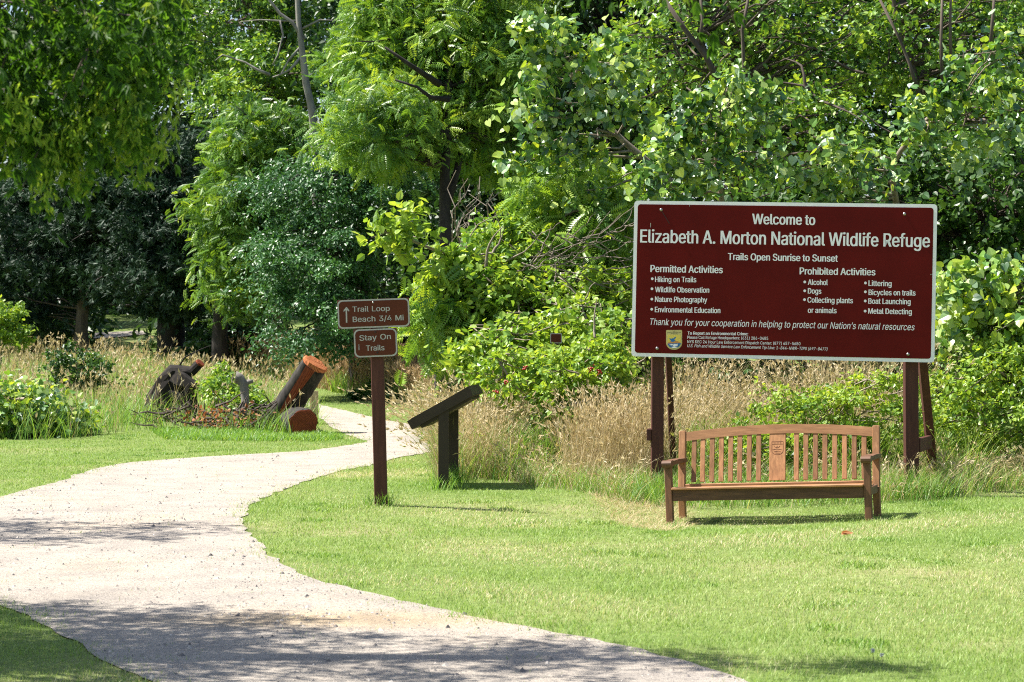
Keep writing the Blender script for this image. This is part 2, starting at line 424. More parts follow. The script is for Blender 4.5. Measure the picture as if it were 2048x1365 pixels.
# ------------------------------------------------------------------ leaves
def q_template(kind):
    """vertices (unit length along +y, upper side +z) and quads of one leaf"""
    if kind == 'oval':
        return np.array([[0, 0, 0], [.27, .45, .06], [0, 1, -.1], [-.27, .45, .06]]), np.array([[0, 1, 2, 3]])
    if kind == 'lance':
        return np.array([[0, 0, 0], [.15, .4, .03], [0, 1, -.16], [-.15, .4, .03]]), np.array([[0, 1, 2, 3]])
    if kind == 'heart':
        h = np.array([[0, .02, 0], [.2, -.16, .03], [.46, .0, .08], [.52, .3, .07], [.3, .68, .0], [0, 1, -.12]])
        l = h.copy(); l[:, 0] *= -1
        V = np.r_[h, l[1:5]]
        return V, np.array([[0, 1, 2, 3], [0, 3, 4, 5], [0, 5, 9, 8], [0, 8, 7, 6]])
    if kind == 'broad':
        h = np.array([[0, 0, 0], [.3, .22, .06], [.33, .55, .05], [0, 1, -.12]])
        V = np.r_[h, h[1:3] * [-1, 1, 1]]
        return V, np.array([[0, 1, 2, 3], [0, 3, 5, 4]])
    if kind in ('pinnate', 'fern'):
        n = 7 if kind == 'pinnate' else 9
        V, Q = [], []
        def leaflet(b, d, L, w, dz):
            d = np.array(d) / np.linalg.norm(d); s = np.array([-d[1], d[0], 0])
            i = len(V); m = b + d * L * .4
            V.extend([b, m + s * w + [0, 0, dz * .3], b + d * L + [0, 0, -dz], m - s * w + [0, 0, dz * .3]])
            Q.append([i, i + 1, i + 2, i + 3])
        for k in range(n):
            t = .14 + .8 * k / n
            b = np.array([0, t, -.32 * t * t])
            L = .3 * (1 - .45 * abs(t - .5) * 1.4)
            for sgn in (-1, 1): leaflet(b, (sgn * 1, .42, 0), L, .042 if n > 7 else .055, .09)
        leaflet(np.array([0, .93, -.28]), (0, 1, -.3), .2, .05, .08)
        return np.array(V), np.array(Q)
    if kind == 'spray':
        V, Q = [], []
        r = np.random.default_rng(5)
        for k in range(9):
            d = unit(np.array([r.normal() * .55, 1, r.normal() * .4])); L = .55 + .45 * r.random(); b = np.array([0, .35 * r.random(), 0])
            s = unit(np.cross(d, [r.normal() * .3, 0, 1])) * .075; i = len(V)
            V.extend([b, b + d * L * .5 + s, b + d * L, b + d * L * .5 - s]); Q.append([i, i + 1, i + 2, i + 3])
        return np.array(V), np.array(Q)
    if kind == 'hang':
        V, Q = [], []
        for dx, dy, L, w in ((0, 0, 1, .17), (.5, -.05, .8, .15), (-.5, -.05, .8, .15), (.42, .25, .72, .13), (-.42, .25, .72, .13)):
            d = unit(np.array([dx, 1, -.25])); b = np.array([0, -.3 * dy, 0]); s = np.array([d[1], -d[0], 0]) * w; i = len(V)
            V.extend([b, b + d * L * .42 + s + [0, 0, .04], b + d * L + [0, 0, -.14], b + d * L * .42 - s + [0, 0, .04]]); Q.append([i, i + 1, i + 2, i + 3])
        return np.array(V), np.array(Q)
TPL = {}

def leaves(kind, P, D, N, S, tone):
    if kind not in TPL: TPL[kind] = q_template(kind)
    T, Q = TPL[kind]
    y = unit(D); x = unit(np.cross(y, N)); z = np.cross(x, y)
    V = P[:, None] + S[:, None, None] * (T[None, :, 0:1] * x[:, None] + T[None, :, 1:2] * y[:, None] + T[None, :, 2:3] * z[:, None])
    n = len(P)
    QQ = (Q[None] + (np.arange(n) * len(T))[:, None, None]).reshape(-1, 4)
    return V.reshape(-1, 3), QQ, np.repeat(tone, len(Q))

def sticks(A, B, r0, r1, sides=3):
    d = unit(B - A); ref = np.where(np.abs(d[:, 2:3]) > .9, [[1., 0, 0]], [[0, 0, 1.]])
    x = unit(np.cross(d, ref)); y = np.cross(d, x); n = len(A)
    a = np.linspace(0, 2 * np.pi, sides, endpoint=False)
    ring = np.cos(a)[None, :, None] * x[:, None] + np.sin(a)[None, :, None] * y[:, None]
    r0 = np.broadcast_to(r0, (n,))[:, None, None]; r1 = np.broadcast_to(r1, (n,))[:, None, None]
    V = np.concatenate([A[:, None] + ring * r0, B[:, None] + ring * r1], 1).reshape(-1, 3)
    i = np.arange(sides); j = (i + 1) % sides
    Q = np.stack([i, j, j + sides, i + sides], 1)
    return V, (Q[None] + (np.arange(n) * 2 * sides)[:, None, None]).reshape(-1, 4)

def foliage(r, C, R, kind, n_twig, n_leaf, size, droop=.15, up=.25, jit=.5, flat=.8, tone_bias=0, inner=.3, tvar=.2, axis=None, stretch=1.6):
    """leaves on twigs that radiate from clump centres C with radii R; returns mesh arrays and the twigs"""
    K = len(C); C2 = np.repeat(C, n_twig, 0); R2 = np.repeat(R, n_twig, 0)
    u = unit(r.normal(size=(len(C2), 3)) + [0, 0, up])
    L = r.uniform(.65, 1.15, (len(C2), 1))
    O = R2 * u * L
    if axis is not None:
        ax = np.repeat(axis, n_twig, 0)
        O = O + ax * ((O * ax).sum(1, keepdims=True) * (stretch - 1))
    A = C2 + O * .0; B = C2 + O
    t = np.clip(r.uniform(inner, 1.02, (len(C2), n_leaf)), 0, 1)
    tw = B - A; tl = np.linalg.norm(tw, axis=1)
    P = A[:, None] + tw[:, None] * t[..., None]
    P[..., 2] -= droop * tl[:, None] * t ** 2
    sz = r.uniform(size[0], size[1], t.shape)
    P = (P + r.normal(size=P.shape) * sz[..., None] * jit).reshape(-1, 3)
    n = len(P)
    D = np.repeat(unit(tw), n_leaf, 0) * .55 + r.normal(size=(n, 3)) * .6 + [0, 0, -droop * 1.2]
    N = np.array([0, -.12, flat * .75]) + np.repeat(u, n_leaf, 0) * .5 + r.normal(size=(n, 3)) * .5
    tone = np.clip(np.repeat(np.repeat(r.normal(.42 + tone_bias, .13, K), n_twig), n_leaf) + r.normal(0, tvar, n), 0, 1)
    V, Q, tn = leaves(kind, P, D, N, sz.reshape(-1), tone)
    B2 = B.copy(); B2[:, 2] -= droop * tl
    return V, Q, tn, (A, B2)

def ell(px0, py0, px1, py1, d, depth):
    c = at((px0 + px1) / 2, (py0 + py1) / 2, d)
    return c, np.array([(px1 - px0) / 2 * d / F, depth / 2, (py1 - py0) / 2 * d / F])

def fill(r, envs, k, front=.0, lo=.55):
    """k clump centres spread through ellipsoids, shares by size"""
    w = np.array([np.prod(e[1]) ** (2 / 3) for e in envs]); w /= w.sum()
    out = []
    for e, n in zip(envs, np.maximum(1, np.round(w * k).astype(int))):
        best = []
        for _ in range(n):
            cand = unit(r.normal(size=(5, 3)) + [0, -front, .1]) * r.uniform(lo, 1.1, (5, 1)) * e[1] + e[0]
            if best:
                dd = np.linalg.norm(cand[:, None] - np.array(best)[None], axis=2).min(1)
                best.append(cand[dd.argmax()])
            else: best.append(cand[0])
        out += best
    return np.array(out)

def limb(mb, r, a, b, r0, r1, sag=.15, n=5, sides=5, wob=.05):
    L = np.linalg.norm(b - a); m = (a + b) / 2 + np.array([0, 0, sag * L])
    t = np.linspace(0, 1, n)[:, None]
    p = (1 - t) ** 2 * a + 2 * t * (1 - t) * m + t ** 2 * b
    p[1:-1] += r.normal(size=(n - 2, 3)) * L * wob
    mb.path(p, np.linspace(r0, r1, n), sides, 0, r, False)

def plant(name, label, cat, envs, kind, mat, seed, clumps=30, crad=.9, n_twig=12, n_leaf=10, size=(.1, .16), trunk=None, rad=(.2, .06),
          bark='bark', group=None, twigs=0, limbs=True, stem='trunk', leafname='crown', base=None, front=.3, extra=(), zs=.55, centres=None, bare=0, **kw):
    """tree, shrub or vine: trunk with limbs and a crown of leaves"""
    r = np.random.default_rng(seed)
    C = fill(r, envs, clumps, front) if centres is None else np.array([at(a, b, d_) + r.normal(0, .08, 3) for a, b, d_ in centres])
    if trunk is None:
        c = sum(e[0] for e in envs) / len(envs)
        b = np.array([c[0], c[1], gz(c[0], c[1]) - .05]) if base is None else np.array(base)
        trunk = [b, b * .6 + c * .4 + r.normal(0, .1, 3), c]
    trunk = np.array(trunk, float)
    R = crad * r.choice([.5, .75, 1, 1.15, 1.4], (len(C), 1)) * r.uniform(.85, 1.15, (len(C), 1)) * np.array([[1.1, 1.1, zs]])
    mid = np.stack([np.interp(C[:, 2], np.sort(trunk[:, 2]), trunk[np.argsort(trunk[:, 2]), k]) for k in range(2)], 1)
    axis = np.c_[C[:, :2] - mid, np.zeros(len(C))] + r.normal(0, .5, (len(C), 3)) * [1, 1, .5]
    V, Q, tn, (A, B) = foliage(r, C, R, kind, n_twig, n_leaf, size, axis=unit(axis), **kw)
    o = thing(name, label, cat, trunk[0] + [0, 0, .0], group)
    off = -np.array(o.location)
    mb = MB()
    tt = np.linspace(0, len(trunk) - 1, 4 * len(trunk)); tp = np.stack([np.interp(tt, np.arange(len(trunk)), trunk[:, k]) for k in range(3)], 1)
    if len(tp) > 4: tp[1:-1] = (tp[:-2] + 2 * tp[1:-1] + tp[2:]) / 4
    tr = np.interp(tt, [0, .25, len(trunk) - 1], [rad[0] * 1.25, rad[0], rad[1]])
    mb.path(tp + off, tr, 10, .05, r)
    for pts, ra in extra:
        pts = np.array(pts); mb.path(pts + off, np.linspace(ra[0], ra[1], len(pts)), 6, .06, r)
    if limbs:
        for c in C:
            low = tp[tp[:, 2] < c[2] + .2]
            if not len(low): low = tp[:1]
            k = np.linalg.norm(low - c, axis=1).argmin()
            j = np.linalg.norm(tp - low[k], axis=1).argmin()
            L = np.linalg.norm(low[k] - c)
            limb(mb, r, low[k] + off, c + off, min(tr[j] * .5, .012 + .009 * L), .008, .12)
    for _ in range(bare):                                   # thin bare branches that show between the leaves
        e = envs[r.integers(len(envs))]
        fr = C[np.argsort(C[:, 1])[:max(3, len(C) * 2 // 3)]]; p0 = fr[r.integers(len(fr))]; L = r.uniform(.5, 1.6) * (e[1][0] * .45 + .25)
        dv = unit(r.normal(size=3) * [1, .35, .6] + [0, 0, .35]); n = 7; q = [p0]
        for _k in range(n - 1):
            dv = unit(dv + r.normal(0, .22, 3)); q.append(q[-1] + dv * L / n)
        mb.path(np.array(q) + off, np.linspace(r.uniform(.012, .028), .005, n) * np.clip(e[0][1] / 32, .8, 2), 4, 0, r, False)
    if twigs:
        k = r.permutation(len(A))[:twigs]
        SV, SQ = sticks(A[k] + off, B[k] + off, .008, .003)
        mb.add(SV, SQ.tolist())
    mb.build(stem, M[bark], o, True)
    link(leafname, np_mesh(leafname, V + off, Q, tn), M[mat], o)
    return o

# ------------------------------------------------------------------ trees: the wood behind, from far to near
for k, (x0, x1, top, d, lab) in enumerate([
        (-260, 130, -260, 84, 'big dark broadleaf tree at the far left end of the wood'),
        (-560, -40, -240, 71, 'dark broadleaf tree added mostly outside the left edge to shade the cedar ground'),  # added for the shade it throws on the ground below the cedars
        (90, 420, -200, 92, 'dark broadleaf tree showing behind the blue green cedars'),
        (380, 700, -240, 88, 'broadleaf tree behind the bare grey trunk'),
        (880, 1240, -160, 57, 'broadleaf tree in deep shade behind the sumacs'),
        (660, 1010, -260, 70, 'broadleaf tree in shade behind the walnut and the tall dark trunk')]):
    e = [ell(x0, top, x1, 560 if k not in (2, 4) else 640, d, 9 if k != 4 else 4)]
    x = foot((x0 + x1) / 2, d)
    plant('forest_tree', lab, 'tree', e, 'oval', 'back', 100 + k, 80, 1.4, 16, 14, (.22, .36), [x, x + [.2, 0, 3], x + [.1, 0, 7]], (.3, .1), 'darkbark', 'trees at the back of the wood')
plant('oak_tree', 'leafy mid green tree round the upper half of the bare grey trunk', 'tree', [ell(330, -170, 650, 210, 74, 7), ell(430, 90, 640, 330, 70, 5)], 'oval', 'mid', 11, 120, .9, 15, 14, (.13, .24),
      [foot(560, 73), at(555, 400, 73), at(560, 60, 73)], (.25, .1), 'bark', bare=24)

for k, (x0, x1, y0, y1, d, lab) in enumerate([(-200, 170, 520, 690, 78, 'dark thicket at the far left under the cedars'), (120, 420, 540, 640, 93, 'dark thicket closing the view beyond the far path'), (370, 480, 570, 700, 68, 'dark thicket between the thick black trunk and the young walnut'), (690, 980, 430, 740, 55, 'dark thicket in the hollow behind the trail sign boards'), (-160, 140, 580, 715, 67, 'dark thicket behind the sunlit leafy mound at the left edge')]):
    plant('dark_thicket', lab, 'bush', [ell(x0, y0, x1, y1, d, 5)], 'oval', 'back', 140 + k, 34, 1.2, 14, 12, (.22, .36), None, (.06, .03), 'darkbark', 'thickets at the back of the wood', stem='stem', leafname='foliage')  # set in gaps of the wood, with the shade put into their leaf colour

def bare_tree():
    o = thing('bare_tree', 'bare grey dead tree rising above the walnut leaves, with crooked side branches', 'tree', foot(640, 54))
    off = -np.array(o.location); mb = MB(); r = np.random.default_rng(4)
    P = lambda *a: [at(x, y, 54) + off for x, y in a]
    mb.path([np.array(foot(640, 54)) + off] + P((634, 420), (626, 230), (612, 165), (604, 100), (597, 40), (592, -60), (590, -130)), [.12, .11, .1, .085, .075, .065, .055, .03], 8, .05, r)
    for a, r0 in [(((608, 80), (585, 45), (560, 28), (530, -10), (510, -50)), .1), (((600, 42), (560, 42), (520, 40), (480, 44)), .05), (((606, 110), (580, 140), (560, 150), (545, 155)), .06),
                  (((560, 42), (566, 70), (556, 110), (545, 130)), .05), (((540, 150), (515, 140), (490, 125), (470, 118)), .07), (((600, 95), (578, 120), (566, 142), (560, 152)), .05),
                  (((600, 60), (640, 40), (672, 42)), .05), (((470, 118), (445, 110), (430, 122)), .04)]:
        mb.path(P(*a), np.linspace(r0 * .6, r0 * .22, len(a)), 5, .08, r)
    mb.build('trunk', M['greybark'], o, True)
bare_tree()

b = foot(160, 62)
plant('cedar_tree', 'blue green cedar with a slim red brown trunk, left of the thick dark trunk', 'tree',
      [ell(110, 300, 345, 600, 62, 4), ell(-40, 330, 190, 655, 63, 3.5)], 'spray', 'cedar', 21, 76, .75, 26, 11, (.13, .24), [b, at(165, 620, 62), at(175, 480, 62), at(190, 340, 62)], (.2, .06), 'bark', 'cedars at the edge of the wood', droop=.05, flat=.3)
b = foot(343, 60)
plant('cedar_tree', 'dark cedar with the thickest black trunk, standing in the meadow grass', 'tree',
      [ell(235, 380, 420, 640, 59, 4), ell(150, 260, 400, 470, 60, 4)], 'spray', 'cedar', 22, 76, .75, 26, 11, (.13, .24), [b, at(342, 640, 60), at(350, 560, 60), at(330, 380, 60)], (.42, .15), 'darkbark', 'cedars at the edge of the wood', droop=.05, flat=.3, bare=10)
plant('walnut_tree', 'young walnut with feathery leaves between the cedar and the glossy dark tree', 'tree',
      [ell(415, 310, 570, 480, 56, 2.6), ell(450, 220, 610, 330, 56, 2.6), ell(440, 460, 520, 610, 55.5, 2)], 'pinnate', 'walnut', 23, 100, .46, 13, 6, (.21, .38),
      [foot(440, 56.5), at(440, 640, 56.5), at(450, 480, 56), at(500, 290, 56)], (.22, .07), 'darkbark', droop=.22, bare=16)
plant('holly_tree', 'dark tree of small glossy leaves in drooping tiers behind the trail sign', 'tree',
      [ell(540, 310, 800, 470, 49, 4), ell(520, 440, 750, 590, 48, 4), ell(545, 570, 740, 700, 47, 3.2), ell(640, 260, 880, 370, 50, 3)], 'oval', 'glossy', 24, 140, .55, 26, 15, (.065, .12),
      [foot(720, 49), at(720, 620, 49), at(730, 450, 49), at(740, 300, 49)], (.25, .06), 'darkbark', droop=.3, up=.3, zs=.38, bare=14)
plant('walnut_tree', 'tall walnut with bright feathery leaves on a forked dark trunk', 'tree',
      [ell(690, -60, 900, 310, 43.5, 3.5), ell(850, -80, 1080, 340, 43, 3.5), ell(690, 170, 870, 330, 41, 3)], 'pinnate', 'walnut', 25, 230, .42, 12, 6, (.18, .33),
      [foot(884, 40), at(885, 700, 40), at(893, 560, 40.5), at(888, 380, 41), at(900, 120, 42)], (.16, .07), 'darkbark', droop=.22, bare=34, tone_bias=.08,
      extra=[([at(890, 420, 41), at(915, 340, 41.5), at(930, 250, 42)], (.1, .04)), ([at(898, 200, 40), at(860, 195, 39.8), at(835, 175, 39.6), at(790, 160, 39.5)], (.05, .015)), ([at(880, 170, 40), at(820, 130, 39.7), at(770, 95, 39.5)], (.06, .02))])

# ------------------------------------------------------------------ trees on the right, behind the welcome sign
for k, (x0, x1, y0, d, lab) in enumerate([
        (980, 1420, -300, 46, 'broadleaf tree in the second row behind the grape vine'),
        (1360, 1760, -280, 47, 'broadleaf tree in the second row above the middle of the welcome sign'),
        (1700, 2620, -300, 46, 'broadleaf tree in the second row at the right edge')]):
    f = foot((x0 + x1) / 2, d)
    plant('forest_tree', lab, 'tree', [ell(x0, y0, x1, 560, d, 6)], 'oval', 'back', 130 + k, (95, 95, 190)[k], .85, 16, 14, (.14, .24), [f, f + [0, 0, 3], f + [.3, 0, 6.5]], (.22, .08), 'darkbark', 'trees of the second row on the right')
plant('mulberry_tree', 'slim stemmed tree with pointed light green leaves above the welcome sign', 'tree',
      [ell(1230, -90, 1520, 260, 37, 4), ell(1480, -100, 1780, 250, 37, 4), ell(1330, 150, 1760, 430, 34.5, 3)], 'broad', 'mid', 31, 210, .36, 10, 9, (.065, .125),
      [foot(1470, 36), at(1470, 450, 36), at(1475, 250, 36), at(1390, 60, 36), at(1350, -80, 36)], (.08, .035), 'bark', twigs=160, bare=46, tone_bias=.08,
      extra=[([at(1500, 370, 35), at(1490, 180, 34.6), at(1484, 60, 34.5), at(1500, -20, 34.5)], (.035, .02)), ([at(1440, 170, 34), at(1410, 110, 34), at(1370, 60, 34), at(1330, 0, 34)], (.05, .03)),
             ([at(1400, 90, 34), at(1405, 40, 34), at(1400, -20, 34)], (.03, .02))])
plant('mulberry_tree', 'tree with several thin upright stems at the top right', 'tree',
      [ell(1740, -100, 2150, 260, 37, 4), ell(1840, 150, 2160, 480, 34.5, 3)], 'broad', 'mid', 32, 170, .36, 10, 9, (.065, .12),
      [foot(1860, 36), at(1860, 450, 36), at(1850, 200, 36), at(1800, 70, 36), at(1770, -80, 36)], (.07, .035), 'bark', twigs=120, bare=40, tone_bias=.08,
      extra=[([at(1838, 190, 34), at(1820, 130, 34), at(1800, 80, 34), at(1760, 0, 34)], (.032, .018)), ([at(1884, 160, 34), at(1882, 80, 34), at(1885, -20, 34)], (.026, .018)), ([at(1902, 120, 34), at(1900, 50, 34), at(1902, -20, 34)], (.024, .018)), ([at(1980, 110, 34), at(1985, 40, 34), at(1990, -20, 34)], (.03, .02))])
plant('grape_vine', 'grape vine with big pale heart leaves climbing left of the welcome sign', 'vine',
      [ell(1020, 20, 1200, 240, 31, 1.6), ell(1060, 150, 1290, 330, 30.5, 1.4), ell(1030, 230, 1170, 380, 30.5, 1.2)], 'heart', 'grape', 33, 60, .26, 12, 7, (.06, .125),
      [foot(1400, 31.5), at(1370, 560, 31.5), at(1350, 370, 31.2), at(1290, 320, 31), at(1210, 250, 31), at(1130, 130, 31)], (.07, .03), 'twig', 'grape vines', 30, stem='stem', leafname='foliage', droop=.3, flat=.5, front=.8, jit=.9, tvar=.3, zs=.8, centres=[(a, b, 30.4) for a, b in [(1040, 220), (1060, 175), (1110, 140), (1150, 105), (1190, 130), (1230, 170), (1270, 225), (1090, 225), (1130, 265), (1180, 290), (1070, 290), (1110, 335), (1150, 380), (1050, 60), (1090, 35), (1130, 65), (1220, 105), (1262, 120), (1025, 320), (1170, 200), (1215, 240), (1100, 90)]])
plant('grape_vine', 'grape vine heaped in an arch of leaves above the left half of the welcome sign', 'vine',
      [ell(1290, 210, 1440, 400, 29, 1.3), ell(1400, 150, 1570, 330, 29, 1.3), ell(1330, 150, 1500, 280, 29.2, 1.3)], 'heart', 'grape', 34, 56, .25, 12, 7, (.06, .12),
      [foot(1450, 30), at(1450, 450, 30), at(1430, 300, 29.5), at(1440, 220, 29.3)], (.05, .02), 'twig', 'grape vines', 30, stem='stem', leafname='foliage', droop=.3, flat=.5, front=.8, jit=.9, tvar=.3, zs=.8, centres=[(a, b, 29) for a, b in [(1290, 395), (1310, 350), (1335, 310), (1352, 265), (1385, 225), (1410, 195), (1445, 180), (1490, 178), (1525, 200), (1545, 250), (1550, 320), (1450, 230), (1490, 260), (1400, 270), (1375, 330), (1440, 300), (1500, 320), (1340, 385), (1420, 360)]])
plant('grape_vine', 'grape vine with pale heart leaves draped above the right half of the welcome sign', 'vine',
      [ell(1650, 200, 1850, 420, 29, 1.4), ell(1830, 110, 2060, 300, 29, 1.4), ell(1640, 260, 1740, 430, 28.6, 1)], 'heart', 'grape', 35, 62, .26, 12, 7, (.06, .12),
      [foot(1800, 30), at(1800, 450, 30), at(1780, 330, 29.5), at(1850, 240, 29.3), at(1930, 190, 29.3)], (.05, .02), 'twig', 'grape vines', 30, stem='stem', leafname='foliage', droop=.3, flat=.5, front=.8, jit=.9, tvar=.3, zs=.8, centres=[(a, b, 29) for a, b in [(1655, 420), (1672, 375), (1700, 330), (1740, 290), (1790, 255), (1835, 220), (1870, 180), (1920, 150), (1980, 135), (2030, 115), (1900, 210), (1960, 205), (2020, 190), (1850, 285), (1920, 290), (1990, 280), (2050, 270), (1700, 395), (1760, 340), (1640, 340), (1660, 300)]])
plant('young_tree', 'shaded leafy young tree behind the upper right corner of the welcome sign', 'tree',
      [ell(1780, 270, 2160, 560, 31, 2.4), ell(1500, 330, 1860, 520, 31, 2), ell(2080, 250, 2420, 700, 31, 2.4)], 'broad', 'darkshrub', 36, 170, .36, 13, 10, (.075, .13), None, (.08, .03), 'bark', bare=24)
plant('sumac_shrub', 'sumac with long feathery leaves low beside the trail sign boards', 'shrub',
      [ell(840, 590, 960, 690, 30.2, 1.2), ell(900, 620, 1040, 700, 30, 1)], 'fern', 'walnut', 37, 26, .26, 9, 5, (.24, .42),
      [foot(960, 31), at(950, 700, 30.8), at(930, 640, 30.5)], (.04, .02), 'twig', 'sumacs', 16, stem='stem', leafname='foliage', droop=.2, front=.6, bare=8, tone_bias=.16)
plant('sumac_shrub', 'sumac with long feathery leaves below the grape vine left of the welcome sign', 'shrub',
      [ell(1030, 350, 1270, 470, 31.5, 2), ell(1060, 450, 1250, 560, 31, 1.6)], 'fern', 'walnut', 39, 46, .3, 9, 5, (.22, .4),
      [foot(1120, 32), at(1110, 640, 31.8), at(1130, 470, 31.5)], (.05, .02), 'twig', 'sumacs', 20, stem='stem', leafname='foliage', droop=.2, front=.6, bare=20, tone_bias=.16)
plant('leafy_thicket', 'light green tangled thicket between the sumacs and the welcome sign', 'shrub',
      [ell(870, 500, 1060, 640, 30.2, 1.6), ell(1020, 520, 1290, 640, 30, 1.6), ell(1010, 610, 1290, 740, 28.8, 1.4), ell(900, 660, 1060, 760, 28.6, 1), ell(950, 440, 1100, 560, 30.6, 1.2)], 'broad', 'shrub', 40, 185, .22, 9, 7, (.06, .12),
      [foot(1100, 31), at(1090, 680, 30.6), at(1070, 560, 30.2)], (.05, .02), 'twig', None, 80, stem='stem', leafname='foliage', front=.6, bare=60, tone_bias=.16)
plant('tree_sapling', 'arching sapling branch with rounded leaves above the slanted stand', 'sapling',
      [ell(735, 440, 860, 515, 29.5, .6), ell(850, 500, 1000, 600, 29.8, .8), ell(785, 405, 835, 480, 29.5, .2)], 'broad', 'shrub', 38, 17, .16, 8, 6, (.09, .16),
      [foot(1010, 30.5), at(1010, 620, 30.3), at(950, 530, 30), at(880, 505, 29.8), at(820, 480, 29.6), at(770, 465, 29.5)], (.035, .012), 'twig', None, 20, stem='stem', leafname='foliage', droop=.1, limbs=True, tone_bias=.25)
def dead_vines():
    o = thing('dead_vine', 'tangle of bare brown vines and twigs between the dark trunk and the sumac', 'vine', foot(975, 33))
    off = -np.array(o.location); mb = MB(); r = np.random.default_rng(8)
    for k in range(20):
        x = r.uniform(915, 1030); n = 9
        py = np.linspace(r.uniform(340, 440), r.uniform(540, 640), n); px = x + np.cumsum(r.normal(0, 14, n))
        mb.path([at(a, c, 33 + r.normal(0, .15)) + off for a, c in zip(px, py)], np.linspace(.006, .012, n), 4, 0, r, False)
    for k in range(34):
        x, y, s = r.uniform(1030, 1270), r.uniform(440, 560), r.uniform(60, 170); a = r.uniform(-.9, .4); n = 9
        t = np.linspace(0, 1, n)
        mb.path([at(x + s * q * math.cos(a) + r.normal(0, 3), y + s * q * math.sin(a) + 60 * q * (1 - q) + r.normal(0, 2), 29.3 + r.normal(0, .05)) + off for q in t], np.linspace(.009, .003, n), 4, 0, r, False)
    mb.build('stem', M['deadvine'], o)
dead_vines()

# ------------------------------------------------------------------ shrubs
plant('bramble_bush', 'bramble with red berries between the slanted stand and the welcome sign', 'shrub',
      [ell(960, 700, 1140, 800, 26.4, 1.2), ell(1080, 680, 1275, 800, 26.2, 1.3), ell(1080, 770, 1200, 850, 25.9, .8)], 'broad', 'shrub', 41, 90, .17, 10, 8, (.045, .09), None, (.02, .01), 'twig', None, 90, stem='stem', leafname='foliage', droop=.2, tone_bias=.2, bare=16)
def berries():
    r = np.random.default_rng(3)
    o = [x for x in bpy.data.objects if x.name == 'bramble_bush'][0]; off = -np.array(o.location)
    for px, py in [(1010, 766), (1050, 736), (1180, 737), (1200, 744), (995, 785)]:
        mb = MB()
        for k in range(9):
            c = at(px, py, 25.45) + r.normal(0, .016, 3) + off
            v = unit(r.normal(size=(8, 3))) * 0 + np.array([[a, b_, c_] for a in (-1, 1) for b_ in (-1, 1) for c_ in (-1, 1)]) * .0085
            mb.add(c + v, [[0, 1, 3, 2], [4, 6, 7, 5], [0, 4, 5, 1], [2, 3, 7, 6], [0, 2, 6, 4], [1, 5, 7, 3]])
        mb.build('berry_cluster', M['berry'], o, True)
berries()
plant('honeysuckle_bush', 'yellow green bush of small leaves behind the bench', 'shrub',
      [ell(1390, 850, 1560, 960, 24.9, .8), ell(1500, 770, 1740, 960, 25.0, 1), ell(1660, 735, 1850, 930, 24.9, 1.2)], 'broad', 'shrub', 42, 92, .16, 11, 9, (.035, .07), None, (.02, .01), 'twig', None, 120, stem='stem', leafname='foliage', tone_bias=.22)
plant('honeysuckle_bush', 'dense bush of small leaves at the right edge beside the welcome sign post', 'shrub',
      [ell(1860, 690, 2130, 900, 25.6, 1.6), ell(1960, 640, 2160, 800, 26, 1.6), ell(2100, 660, 2420, 920, 26.5, 1.8)], 'broad', 'shrub', 43, 185, .2, 12, 10, (.04, .075), None, (.03, .01), 'twig', None, 150, stem='stem', leafname='foliage', tone_bias=.2)
plant('grape_vine', 'grape vine with broad leaves hanging at the right edge beside the welcome sign', 'vine',
      [ell(1870, 520, 1990, 680, 26, .8), ell(1960, 520, 2130, 720, 26, 1)], 'heart', 'grape', 44, 44, .2, 9, 5, (.065, .125), None, (.03, .01), 'twig', 'grape vines', 30, stem='stem', leafname='foliage', droop=.3, tone_bias=.1, flat=.5, front=.8)
plant('wild_bush', 'shaded green bush filling the space under the sumac', 'shrub',
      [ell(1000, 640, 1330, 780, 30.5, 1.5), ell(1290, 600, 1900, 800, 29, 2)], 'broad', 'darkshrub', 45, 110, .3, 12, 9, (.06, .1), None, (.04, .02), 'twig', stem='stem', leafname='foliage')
plant('vine_bush', 'low bush of broad vine leaves at the left edge of the lawn', 'shrub',
      [ell(-80, 775, 110, 880, 35.5, 1.4), ell(90, 815, 180, 880, 36, 1)], 'heart', 'grape', 46, 60, .22, 11, 7, (.05, .1), None, (.03, .01), 'twig', None, 40, stem='stem', leafname='foliage', droop=.25, flat=.5, tone_bias=.14, tvar=.26, jit=1.4, bare=10)
plant('dark_shrub', 'dark green shrub standing alone in the straw coloured meadow', 'shrub',
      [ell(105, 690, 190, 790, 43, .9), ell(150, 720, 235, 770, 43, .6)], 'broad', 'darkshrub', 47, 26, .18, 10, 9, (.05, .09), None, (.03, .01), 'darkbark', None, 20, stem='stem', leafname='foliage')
plant('leafy_bush', 'sunlit leafy mound at the left edge under the cedar', 'shrub',
      [ell(-90, 600, 40, 680, 54, 1.6), ell(0, 640, 60, 690, 54, 1)], 'broad', 'shrub', 48, 40, .25, 10, 9, (.07, .13), None, (.04, .02), 'twig', stem='stem', leafname='foliage', tone_bias=.1)
plant('leafy_weed', 'leafy green weeds growing between the twisted stump and the leaning log', 'weed',
      [ell(405, 740, 480, 830, 39.5, .8), ell(450, 770, 525, 850, 39, .8), ell(500, 800, 560, 850, 38.6, .5)], 'broad', 'shrub', 49, 50, .14, 10, 8, (.045, .085), None, (.02, .01), 'twig', None, 40, stem='stem', leafname='foliage')
plant('dark_shrub', 'round dark shrub beside the far path behind the trail sign post', 'shrub',
      [ell(705, 765, 860, 815, 47, 1.2)], 'broad', 'darkshrub', 50, 18, .25, 10, 9, (.08, .13), None, (.03, .01), 'darkbark', stem='stem', leafname='foliage')
